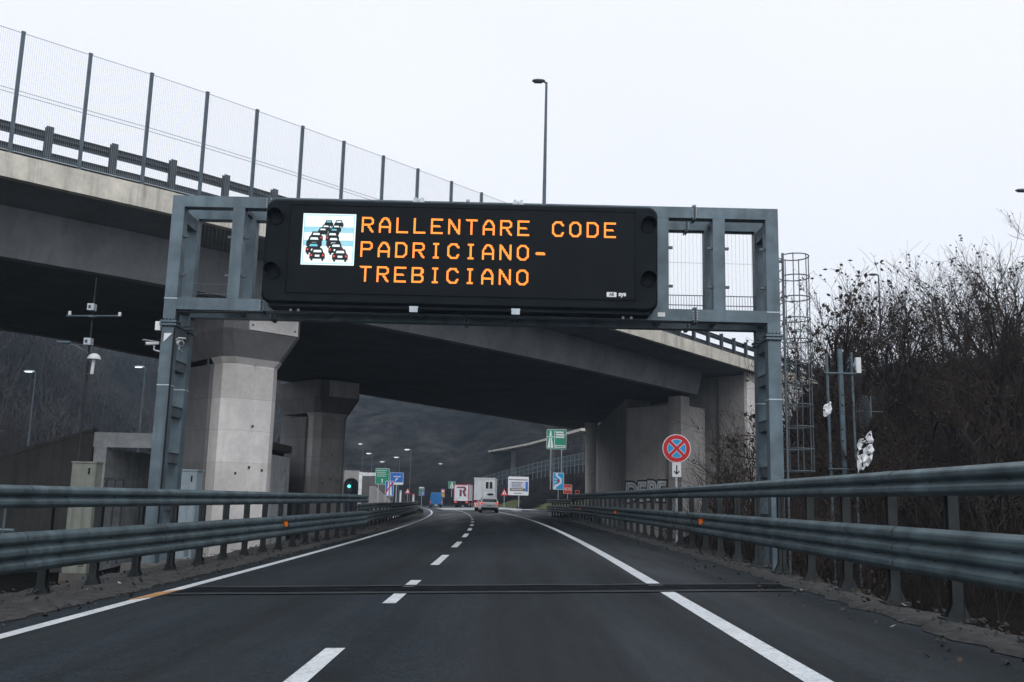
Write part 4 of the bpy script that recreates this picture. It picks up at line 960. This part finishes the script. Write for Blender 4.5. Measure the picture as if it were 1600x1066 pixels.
# aerial mast with three poles by the trees
gA = H(10.5, 30)
am = empty('aerial_mast', (10.45, 30, gA), 'group of three slim poles with a crossbar, white panel and round grid dish', 'mast')
for x, zt, r_ in ((10.03, 6.25, .045), (10.46, 6.4, .085), (10.83, 6.3, .04)):
    mb = MB(); mb.tube([(x+.06, 30, gA-.2), (x, 30, zt)], r_, STEEL, 8); mb.build('pole', am)
for z in (5.6, 2.55):
    mb = MB(); mb.tube([(9.95, 29.93, z), (10.95, 29.93, z)], .03, STEEL, 6); mb.build('crossbar', am)
mb = MB(); mb.box(10.93, 11.08, 29.85, 30.0, 5.62, 6.12, WHITE); mb.box(10.83, 10.93, 29.9, 29.95, 5.8, 5.85, STEEL); mb.build('panel_aerial', am)
mb = MB(); c = Vector((11.15, 30.0, 4.4)); rs = []
for k in range(5):
    u = k/4; rs.append([(c.x+.12*(1-u*u)+.10*math.cos(q)*u*.5, c.y-.48*u*math.cos(q), c.z+.52*u*math.sin(q)) for q in [2*math.pi*j/20 for j in range(20)]])
for r0, r1 in zip(rs[1:], rs[2:]):
    for j in range(20): mb.tube([r0[j], r1[j]], .007, STEELD, 3)
for r0 in rs[1:]: mb.tube(r0+[r0[0]], .008, STEELD, 3)
for k in range(-6, 7):
    z = k*.075; w = .48*math.sqrt(max(0, 1-(z/.52)**2)); mb.tube([(c.x+.06, c.y-w, c.z+z), (c.x+.02, c.y+w, c.z+z)], .009, STEEL, 3)
mb.tube([(c.x, c.y, c.z), (10.85, 30, c.z)], .02, STEELD, 6); mb.tube([(c.x+.1, c.y, c.z), (c.x+.62, c.y, c.z)], .015, STEELD, 5); mb.tube([(c.x+.25, c.y, c.z-.2), (c.x+.25, c.y, c.z+.5)], .02, STEELD, 5)
mb.build('grid_dish', am)
def rag(px, py, Y, w, h, label, seed):
    rr = random.Random(seed); c = at(px, py, Y); mb = MB(); nx, nz = 7, 9; vs = []
    for j in range(nz):
        for i in range(nx):
            u, v = i/(nx-1)-.5, j/(nz-1)-.5; k = 1-.5*abs(v)*rr.uniform(.2, 1.3)
            vs.append((c.x+u*w*k+rr.uniform(-.02, .02)*w, c.y+rr.uniform(-.16, .16)*w, c.z+v*h+rr.uniform(-.06, .06)*h+(u*h*.35)))
    fs = [(j*nx+i, j*nx+i+1, (j+1)*nx+i+1, (j+1)*nx+i) for j in range(nz-1) for i in range(nx-1) if rr.random() > .10]
    mb.add(vs, fs, mat('white_plastic', (.8, .82, .84), .5, 0, 0)); o = mb.build('plastic_sheet'); tag(o, label, 'sheet', 'white sheets caught in the trees')
rag(1352, 706, 29, .55, .95, 'larger crumpled white sheet low in the branches under the dish', 4)
rag(1293, 640, 29, .26, .36, 'smaller white scrap caught beside the three poles', 5)

# ------------------------------------------------------------------ vehicles (local frame: rear face at y=0, driving towards +y)
def wheel(parent, x, y, r, w, name='wheel'):
    mb = MB(); mb.disc((x-w/2, y, r), r, w, RUBBER, 20, 'x'); wh = mb.build(name, parent, local=True)
    mb = MB(); s = 1 if x > 0 else -1; mb.disc((x+s*w/2-(.0 if s > 0 else .012), y, r), r*.62, .012, ZINC, 16, 'x'); mb.build('rim', wh, local=True)
CARW = mat('car_white', (.88, .89, .90), .25, 0, .05, 2)
def suv():
    p = at(764.5, 801.5, 99); v = empty('estate_car', (p.x, 99, rz(p.x)), 'white estate car with a dark roof box following the lorry carrying a cabin', 'car', None, R(4.5))
    mb = MB(); rs = []
    for y, w, zb, zt in ((0, .80, .42, .92), (.06, .87, .32, .98), (.5, .91, .28, 1.0), (2.4, .92, .26, 1.0), (3.6, .90, .26, .98), (4.3, .84, .3, .86), (4.55, .70, .36, .70)):
        rs.append([(-w*.93, y, zb), (w*.93, y, zb), (w, y, zb+.14), (w, y, zt-.16), (w*.93, y, zt), (-w*.93, y, zt), (-w, y, zt-.16), (-w, y, zb+.14)])
    mb.rings(rs, CARW)
    mb.prism([(-.86, .10), (.86, .10), (.84, 3.35), (-.84, 3.35)], .985, 1.56, CARW, None, [(-.64, .42), (.64, .42), (.62, 2.35), (-.62, 2.35)]); mb.build('body', v, local=True)
    mb = MB()
    def quad(pts, m): mb.add(pts, [(0, 1, 2, 3)], m)
    mb.add([(-.74, .118, 1.03), (.74, .118, 1.03), (.60, .385, 1.49), (-.60, .385, 1.49), (-.74, .135, 1.03), (.74, .135, 1.03), (.60, .40, 1.49), (-.60, .40, 1.49)], [(0, 1, 2, 3), (4, 7, 6, 5), (0, 4, 5, 1), (1, 5, 6, 2), (2, 6, 7, 3), (3, 7, 4, 0)], GLASSD)
    mb.build('rear_window', v, local=True)
    for s in (-1, 1):
        mb = MB(); mb.add([(s*.852, .45, 1.05), (s*.846, 3.0, 1.05), (s*.665, 2.3, 1.48), (s*.675, .60, 1.48), (s*.84, .45, 1.05), (s*.83, 3.0, 1.05), (s*.65, 2.3, 1.48), (s*.66, .60, 1.48)], [(0, 1, 2, 3), (4, 7, 6, 5), (0, 4, 5, 1), (1, 5, 6, 2), (2, 6, 7, 3), (3, 7, 4, 0)], GLASSD); mb.build('side_window', v, local=True)
        mb = MB(); mb.prism([(s*.62, -.02), (s*.86, .02), (s*.88, .16), (s*.64, .1)], .80, .98, TAIL); mb.build('tail_light', v, local=True)
        mb = MB(); mb.box(s*.90, s*1.05, 2.95, 3.05, .98, 1.12, CARW); mb.build('wing_mirror', v, local=True)
        for y in (.75, 3.5): wheel(v, s*.80, y, .33, .22)
        mb = MB(); mb.box(s*.60-.012, s*.60+.012, .6, 2.2, 1.60, 1.63, DARK); mb.build('roof_rail', v, local=True)
    mb = MB(); mb.box(-.80, .80, -.05, .25, .26, .52, DARK); mb.build('bumper', v, local=True)
    mb = MB(); mb.box(-.26, .26, -.055, -.02, .66, .77, SWHITE); mb.box(-.21, .21, -.058, -.0555, .685, .745, mat('plate_grey', (.35, .36, .38), .5, 0, 0)); mb.build('number_plate', v, local=True)
    mb = MB(); rs = []
    for y, w, h in ((.35, .22, .1), (.45, .30, .22), (1.9, .32, .24), (2.3, .24, .12)): rs.append([(w*math.cos(q)+.12, y, 1.66+h*.5+h*.5*math.sin(q)) for q in [2*math.pi*j/12 for j in range(12)]])
    mb.rings(rs, DARK); mb.build('roof_box', v, local=True)
    v.scale = (1.07, 1.07, 1.07)
suv()
def truck(name, label, px, py, Y, yaw, W, z0, z1, L, deco):
    p = at(px, py, Y); v = empty(name, (p.x, Y, rz(p.x)), label, 'lorry', None, yaw)
    box = MB(); box.box(-W/2, W/2, 0, L, z0, z1, mat('trailer_white', (.74, .76, .78), .45, 0, .12, 1.2, streak=.25)); b = box.build('cargo_box', v, local=True)
    mb = MB(); mb.box(-.45, .45, .3, L+2.2, .75, z0-.05, DARK); mb.box(-W*.45, W*.45, .15, .3, .45, .62, DARK); mb.build('chassis', v, local=True)
    for y in (1.6, 2.9, L-1.0, L+1.8):
        for s in (-1, 1): wheel(v, s*(W/2-.2), y, .5, .32)
    mb = MB(); mb.prism([(-1.22, L+.4), (1.22, L+.4), (1.22, L+2.4), (-1.22, L+2.4)], .5, min(3.1, z1-.3), mat('cab_red', (.25, .03, .03), .4, 0, .1), None, [(-1.15, L+.4), (1.15, L+.4), (1.15, L+2.1), (-1.15, L+2.1)]); mb.build('cab', v, local=True)
    for s in (-1, 1):
        mb = MB(); mb.box(s*.78, s*1.18, .05, .15, .82, 1.02, TAIL); mb.build('tail_light', v, local=True)
        mb = MB(); mb.box(s*.75-.28, s*.75+.28, .32, .34, .15, .75, DARK); mb.build('mud_flap', v, local=True)
    deco(v, W, z0, z1, L); return v
def deco_r(v, W, z0, z1, L):
    red = mat('lorry_red', (.42, .03, .05), .5, 0, .05); dr = mat('lorry_dark_red', (.16, .02, .04), .5, 0, .05)
    mb = MB(); mb.box(-W/2, W/2, -.05, -.001, z1-.16, z1+.02, red); mb.box(-W/2, W/2, -.05, -.001, z0-.05, z0+.12, mat('trailer_white', (.6, .62, .64)))
    for s in (-1, 1): mb.box(s*W/2-.07, s*W/2+.07, -.05, -.001, z0+.121, z1-.161, red)
    mb.build('rear_frame', v, local=True)
    for s in (-1, 1):
        mb = MB(); mb.box(min(s*.02, s*(W/2-.09)), max(s*.02, s*(W/2-.09)), -.04, -.001, z0+.14, z1-.18, mat('trailer_white', (.6, .62, .64)))
        for k in (.35, .8): mb.tube([(s*k, -.06, z0+.16), (s*k, -.06, z1-.2)], .02, ZINC, 5)
        mb.build('rear_door', v, local=True)
        mb = MB(); mb.box(s*W/2-s*.2-.06, s*W/2-s*.2+.06, -.07, -.051, z1-.1, z1-.02, TAIL); mb.build('marker_light', v, local=True)
    mb = MB(); zc = (z0+z1)/2+.15
    mb.sheet((0, -.085, zc), [(-.85, .62), (-.75, .85), (.62, .85), (.85, .6), (.85, .2), (.6, -.02), (.95, -.8), (.55, -.8), (.2, 0), (.2, .22), (.42, .22), (.5, .3), (.5, .52), (.4, .62)], .01, dr)
    mb.sheet((0, -.085, zc), [(-.28, .36), (.08, .36), (.08, -.8), (-.28, -.8)], .01, dr); mb.build('letter_mark', v, local=True)
    mb = MB(); mb.box(-W/2-.03, -W/2-.001, .3, L-.3, z0+.1, z1-.1, mat('mint_white', (.50, .62, .58), .5, 0, .08)); mb.build('side_panel', v, local=True)
truck('box_lorry', 'box lorry with a large dark red letter R on its white rear doors', 720, 793, 166, R(-3), 2.5, 1.2, 4.0, 7.5, deco_r)
def deco_c(v, W, z0, z1, L):
    mb = MB(); mb.box(-W/2-.06, W/2+.06, -.06, L+.06, z1+.002, z1+.12, WHITE); mb.build('roof', v, local=True)
    mb = MB()
    for k in range(15): x = -W/2+.1+k*(W-.2)/14; mb.box(x-.012, x+.012, -.012, -.001, z0+.05, z1-.02, WHITE)
    mb.build('cladding_rib', v, local=True)
    mb = MB(); mb.box(.05, 1.05, -.05, -.013, z1-1.32, z1-.25, SWHITE); w_ = mb.build('window', v, local=True)
    mb = MB(); mb.box(.14, .50, -.058, -.051, z1-1.18, z1-.36, GLASSD); mb.box(.60, .96, -.058, -.051, z1-1.18, z1-.36, GLASSD); mb.build('pane', w_, local=True)
    mb = MB(); mb.box(-W/2, W/2, -.05, 0, z0-.30, z0-.002, mat('lorry_dark_red', (.16, .02, .04))); mb.box(-W/2, W/2, -.02, L, z0-.14, z0-.01, mat('lorry_dark_red', (.16, .02, .04))); mb.build('flatbed', v, local=True)
    for s in (-1, 1):
        mb = MB(); x0, x1 = sorted((s*.42, s*1.2)); mb.box(x0, x1, -.09, -.055, .42, .95, SWHITE)
        for k in range(4): mb.sheet((x0+.1+k*.19, -.091, .68), [(-.1, -.24), (0, -.24), (.1, .24), (0, .24)], .004, mat('board_orange', (.7, .12, .03), .4, 0, 0))
        mb.build('chevron_board', v, local=True)
truck('flatbed_lorry', 'lorry carrying a white cabin with a sliding window, red striped boards at its tail', 756, 799, 115, R(-1.5), 2.5, 1.30, 3.85, 6.0, deco_c)
def van():
    p = at(681, 793.5, 160); v = empty('delivery_van', (p.x, 160, rz(p.x)), 'plain blue van with its rear lights lit, ahead in the bend', 'van', None, R(6))
    bl = mat('van_blue', (.01, .13, .36), .4, 0, .08, 2)
    mb = MB(); rs = []
    for y, w, zt in ((0, .98, 2.45), (.08, 1.0, 2.52), (3.8, 1.0, 2.55), (4.3, .97, 2.3), (5.0, .93, 1.35), (5.6, .85, 1.0)):
        rs.append([(-w, y, .45), (w, y, .45), (w, y, 1.3), (w*.86, y, zt-.12), (w*.72, y, zt), (-w*.72, y, zt), (-w*.86, y, zt-.12), (-w, y, 1.3)])
    mb.rings(rs, bl); mb.build('body', v, local=True)
    for s in (-1, 1):
        mb = MB(); mb.box(s*.93-.06, s*.93+.06, -.04, .02, .8, 1.12, TAIL); mb.build('tail_light', v, local=True)
        mb = MB(); mb.box(min(s*.01, s*.86), max(s*.01, s*.86), -.025, -.002, .6, 2.3, bl); mb.box(s*.05-.02, s*.05+.02, -.05, -.0255, 1.05, 1.25, DARK); mb.build('rear_door', v, local=True)
        for y in (1.1, 4.6): wheel(v, s*.88, y, .36, .24)
        mb = MB(); mb.box(s*1.0, s*1.2, 4.2, 4.32, 1.5, 1.8, DARK); mb.build('wing_mirror', v, local=True)
    mb = MB(); mb.box(-.95, .95, -.1, .05, .36, .58, DARK); mb.box(-.26, .26, -.11, -.1005, .42, .53, SWHITE); mb.build('bumper', v, local=True)
van()

# ------------------------------------------------------------------ bare trees
def make_tree(seed, hgt, spread=1., lean=0., leafy=.35, shrub=False):
    rr = random.Random(seed); tr, cr = MB(), MB()
    def branch(p, d, L, r, lev):
        n = 4 if lev < 2 else 3; pts = [p]; q = p; dd = d.copy()
        for k in range(n):
            dd = (dd + Vector((rr.gauss(0, .16), rr.gauss(0, .16), rr.gauss(.05, .10)))*(1.0 if lev else .6)).normalized(); q = q + dd*(L/n); pts.append(q)
        rad = [r*(1-.62*k/n) for k in range(n+1)]
        if lev <= 1: tr.tube(pts, rad, BARK, 6 if lev == 0 else 4, cap=False)
        else: cr.tube(pts, [max(x, .0045) for x in rad], TWIG, 3, cap=False)
        if lev >= 4:
            if rr.random() < leafy*.8:
                for _ in range(rr.randint(1, 3)):
                    c = pts[rr.randint(1, n)]+Vector((rr.gauss(0, .05), rr.gauss(0, .05), rr.gauss(0, .05))); s = rr.uniform(.035, .095); a = Vector((rr.gauss(0, 1), rr.gauss(0, 1), rr.gauss(0, 1))).normalized(); b = a.orthogonal().normalized()
                    cr.add([c-a*s, c+b*s*.7, c+a*s, c-b*s*.7], [(0, 1, 2, 3)], LEAF)
            return
        nch = (7 if not shrub else 6, 5, 5, 4)[lev]
        for k in range(nch):
            u = rr.uniform(.32 if lev == 0 and not shrub else .2, 1.); i = min(int(u*n), n-1); c = pts[i].lerp(pts[i+1], u*n-i)
            ax = dd.orthogonal().normalized(); ax.rotate(Matrix.Rotation(rr.uniform(0, 6.283), 3, dd)); ang = rr.uniform(.4, .95)*spread
            nd = (dd*math.cos(ang)+ax*math.sin(ang)); nd.z += .18; nd.normalize()
            branch(c, nd, L*rr.uniform(.42, .68), rad[i]*.62, lev+1)
    if shrub:
        for k in range(6): branch(Vector((rr.gauss(0, .25), rr.gauss(0, .25), 0)), Vector((rr.gauss(0, .3), rr.gauss(0, .3), 1)).normalized(), hgt*rr.uniform(.5, .75), .035, 1)
    else: branch(Vector((0, 0, -.4)), Vector((lean, rr.gauss(0, .06), 1)).normalized(), hgt*.72, hgt*.016+.04, 0)
    return tr, cr
PROTO = []; TOP = {}
def tree_proto(seed, hgt, **k):
    tr, cr = make_tree(seed, hgt, **k)
    t = empty('bare_tree' if not k.get('shrub') else 'bare_shrub', (0, 0, 0), 'x', 'tree' if not k.get('shrub') else 'shrub')
    tr.build('trunk', t, local=True, smooth=True); cr.build('crown', t, local=True); TOP[t.name] = max(v[2] for v in cr.v); PROTO.append(t); return t
protos = [tree_proto(11, 8.5, lean=.1, leafy=.22), tree_proto(12, 9.5, lean=-.12, spread=.85, leafy=.25), tree_proto(13, 8, spread=1.1, leafy=.4), tree_proto(14, 9, lean=.05, leafy=.45), tree_proto(15, 7, lean=-.2, spread=1.15)]
shr = [tree_proto(21, 4.2, shrub=True, leafy=.05), tree_proto(22, 5.0, shrub=True, leafy=.1)]
used = set()
def plant(pr, x, y, z, rzv, s, label, group, cat=None):
    z -= .1
    if pr.name not in used:
        used.add(pr.name); pr.location = (x, y, z); pr.rotation_euler = (0, 0, rzv); pr.scale = (s, s, s); pr['label'] = label; t = pr
    else: t = copy_thing(pr, (x, y, z), rzv, label, (s, s, s))
    t['group'] = group; return t
rt = random.Random(5)
def cover(px, ytop, Y): # tree whose top reaches pixel (px, ytop) at depth Y
    p = at(px, ytop, Y); g = H(p.x, Y); return p.x, g, p.z-g
sky_trees = [(1294, 455, 40, 2), (1340, 440, 44, 0), (1410, 458, 42, 3), (1448, 440, 40, 4), (1492, 425, 46, 1), (1530, 430, 42, 2), (1566, 372, 34, 0), (1604, 362, 36, 3), (1650, 365, 34, 1), (1580, 395, 30, 1), (1545, 400, 38, 3), (1500, 405, 36, 0), (1420, 425, 38, 1), (1318, 462, 37, 4),
             (1322, 490, 54, 1), (1425, 485, 54, 0), (1470, 470, 58, 3), (1515, 470, 54, 4), (1585, 440, 52, 2), (1660, 420, 44, 0),
             (1345, 590, 30, 3), (1410, 580, 33, 2), (1535, 560, 28, 4), (1440, 500, 62, 1), (1550, 480, 64, 3), (1390, 505, 66, 4)]
words = ['spreading', 'leaning', 'dense', 'wispy', 'twiggy']
for i, (px, yt, Y, k) in enumerate(sky_trees):
    x, g, h = cover(px, yt, Y); base = TOP[protos[k].name]
    plant(protos[k], x, Y, g, rt.uniform(0, 6.28), max(.3, h/base*1.08), 'bare dark %s tree on the wooded bank beyond the guardrail' % words[k], 'bare trees on the bank', 'tree')
for i in range(18):
    Y = rt.uniform(30, 60); px = rt.uniform(1300, 1750); x = at(px, 700, Y).x
    plant(protos[i % 5], x, Y, H(x, Y), rt.uniform(0, 6.28), rt.uniform(.3, .5), 'bare dark %s tree on the wooded bank beyond the guardrail' % words[i % 5], 'bare trees on the bank', 'tree')
for i, (px, yt, Y, k) in enumerate([(1172, 570, 44, 1), (1130, 665, 38, 0), (1195, 690, 30, 0), (1262, 690, 26, 1), (1238, 715, 24, 0), (1300, 690, 22, 1)]):
    x, g, h = cover(px, yt, Y)
    plant(shr[k], x, Y, g, rt.uniform(0, 6.28), max(.25, h/TOP[shr[k].name]), ['bare shrub in front of the pale abutment wall', 'bare shrub around the foot of the gantry ladder'][px > 1185], 'bare shrubs by the abutment', 'shrub')
for i in range(30):
    Y = rt.uniform(50, 74); px = rt.uniform(-60, 330); x = at(px, 700, Y).x
    plant(protos[i % 5], x, Y, H(x, Y), rt.uniform(0, 6.28), rt.uniform(.35, .6), 'bare dark %s tree on the brown hillside behind the underpass' % words[i % 5], 'bare trees behind the underpass', 'tree')
# thickets and far woods: masses nobody could count
def thicket(name, pts, hmin, hmax, nst, m, seed, wid=.012, spread=.5, side=0):
    rr = random.Random(seed); mb = MB()
    for x, y in pts:
        z = H(x, y)-.1
        for _ in range(nst):
            a, t = rr.uniform(0, 6.283), rr.uniform(.05, spread); h = rr.uniform(hmin, hmax); bx, by = x+rr.gauss(0, .5*hmax*.3), y+rr.gauss(0, .5*hmax*.3)
            p0 = Vector((bx, by, z)); p1 = p0+Vector((math.cos(a)*t*h*.4, math.sin(a)*t*h*.4, h*.55)); p2 = p1+Vector((math.cos(a+rr.gauss(0, .6))*t*h*.6, math.sin(a)*t*h*.6, h*.45)); w = wid*(1+h*.2)
            b = rr.uniform(0, 3.14); u = Vector((math.cos(b)*w, math.sin(b)*w, 0))
            mb.add([p0-u, p0+u, p1+u*.7, p1-u*.7, p2], [(0, 1, 2, 3), (3, 2, 4)], m)
            for _q in range(side):
                q0 = p0.lerp(p1, rr.uniform(.35, 1)) if rr.random() < .6 else p1.lerp(p2, rr.uniform(0, .7)); g = rr.uniform(0, 6.283); l = h*rr.uniform(.12, .34)
                q1 = q0+Vector((math.cos(g)*l, math.sin(g)*l, l*rr.uniform(.2, 1.1))); v = Vector((-math.sin(g)*w*.5, math.cos(g)*w*.5, 0))+Vector((0, 0, w*.3))
                mb.add([q0-v, q0+v, q1], [(0, 1, 2)], m)
    o = mb.build(name); o['kind'] = 'stuff'; return o
rp = random.Random(9)
pts = []
while len(pts) < 1300:
    Y = rp.uniform(9, 76); x = xc(Y)+rp.uniform(6.6, 46)
    if Y > 55 and x < 20: continue
    if x-xc(Y) > 9.5+max(0, 22-Y)*.25: pts.append((x, Y))
thicket('undergrowth', pts, .8, 4.0, 14, mat('undergrowth_stem', (.030, .025, .0225), .95, 0, .5, 1.5, spec=.02), 3, .010, .9, 5)
pts = []
while len(pts) < 420:
    Y = rp.uniform(82, 230); o = wide_r(Y)+rp.uniform(5, 16); pts.append((xc(Y)+o, Y))
thicket('slope_scrub', pts, .5, 2.2, 12, TWIG, 4, .016, .8, 3)
pts = []
while len(pts) < 500:
    Y = rp.uniform(46, 125); x = rp.uniform(-100, -24)
    if Y > 54 and x/Y < -.3: pts.append((x, Y))
thicket('hillside_scrub', pts, .8, 4.5, 10, TWIG, 6, .018, .8, 5)
pts = [(rp.uniform(-14, -7.6), rp.uniform(6, 36)) for _ in range(260)]
thicket('lower_grass', pts, .1, .35, 26, mat('dry_grass', (.06, .065, .022), .9, 0, .4, 2), 8, .008, .8)
pts = []
while len(pts) < 5200:
    Y = rp.uniform(120, 480); x = rp.uniform(-.62, .62)*Y
    if abs(x-xc(Y)) < 34 or H(x, Y) < 4. or (x/Y > .26 and Y < 150): continue
    pts.append((x, Y))
thicket('hillside_woods', pts, 3, 9, 5, mat('distant_twig', (.060, .055, .052), .95, 0, .6, .06, spec=.02), 12, .045, .7, 7)

# ------------------------------------------------------------------ sky, sun, camera
sc = bpy.context.scene
w = bpy.data.worlds.new("World"); sc.world = w; w.use_nodes = True; nt = w.node_tree
bg_ = nt.nodes['Background']; bg_.inputs[1].default_value = .1
sky = nt.nodes.new('ShaderNodeTexSky'); sky.sky_type = 'NISHITA'; sky.sun_disc = False; sky.sun_elevation = R(42); sky.sun_rotation = R(165); sky.air_density = 1.0; sky.dust_density = 3
tc = nt.nodes.new('ShaderNodeTexCoord')
mp = nt.nodes.new('ShaderNodeMapping'); mp.inputs['Scale'].default_value = (1, 1, 2.2); nt.links.new(tc.outputs['Generated'], mp.inputs[0])
cl = ramp(nt, noise(nt, mp.outputs[0], 1.6, 5, .5), .3, .7, (10.2, 10.5, 11.2), (10.7, 10.95, 11.6))
nt.links.new(mixc(nt, .93, sky.outputs[0], cl), bg_.inputs[0])
sun = bpy.data.lights.new('sun', 'SUN'); sun.energy = .9; sun.angle = R(20); sun.color = (.98, .99, 1)
so = bpy.data.objects.new('sun', sun); C.objects.link(so); so.location = (0, -20, 60)
az = R(165); el = R(42); d = Vector((math.sin(az)*math.cos(el), math.cos(az)*math.cos(el), math.sin(el)))
so.rotation_euler = d.to_track_quat('Z', 'Y').to_euler()
cam = bpy.data.cameras.new('camera'); cam.sensor_width = 36; cam.lens = FPX/1600*36; cam.clip_end = 3000; cam.clip_start = .05
co = bpy.data.objects.new('camera', cam); C.objects.link(co)
M = Matrix((VR, VU, -VF)).transposed().to_4x4(); M.translation = CAM; co.matrix_world = M
sc.camera = co
HAZE = .0005
if HAZE:
    mb = MB(); mb.box(-384, 384, -16, 584, -8, 118, DARK); hz = mb.build('haze'); hz['kind'] = 'stuff'
    m = bpy.data.materials.new('haze_air'); m.use_nodes = True; n = m.node_tree; n.nodes.clear()
    o = n.nodes.new('ShaderNodeOutputMaterial'); v = n.nodes.new('ShaderNodeVolumePrincipled'); v.inputs['Density'].default_value = HAZE; v.inputs['Color'].default_value = (.62, .80, 1, 1); v.inputs['Anisotropy'].default_value = .2
    n.links.new(v.outputs[0], o.inputs['Volume']); hz.data.materials.clear(); hz.data.materials.append(m)
sc.view_settings.view_transform = 'Standard'; sc.view_settings.look = 'None'; sc.view_settings.exposure = 0; sc.view_settings.gamma = 1
sc.cycles.max_bounces = 6; sc.cycles.use_denoising = True
bpy.context.view_layer.update()
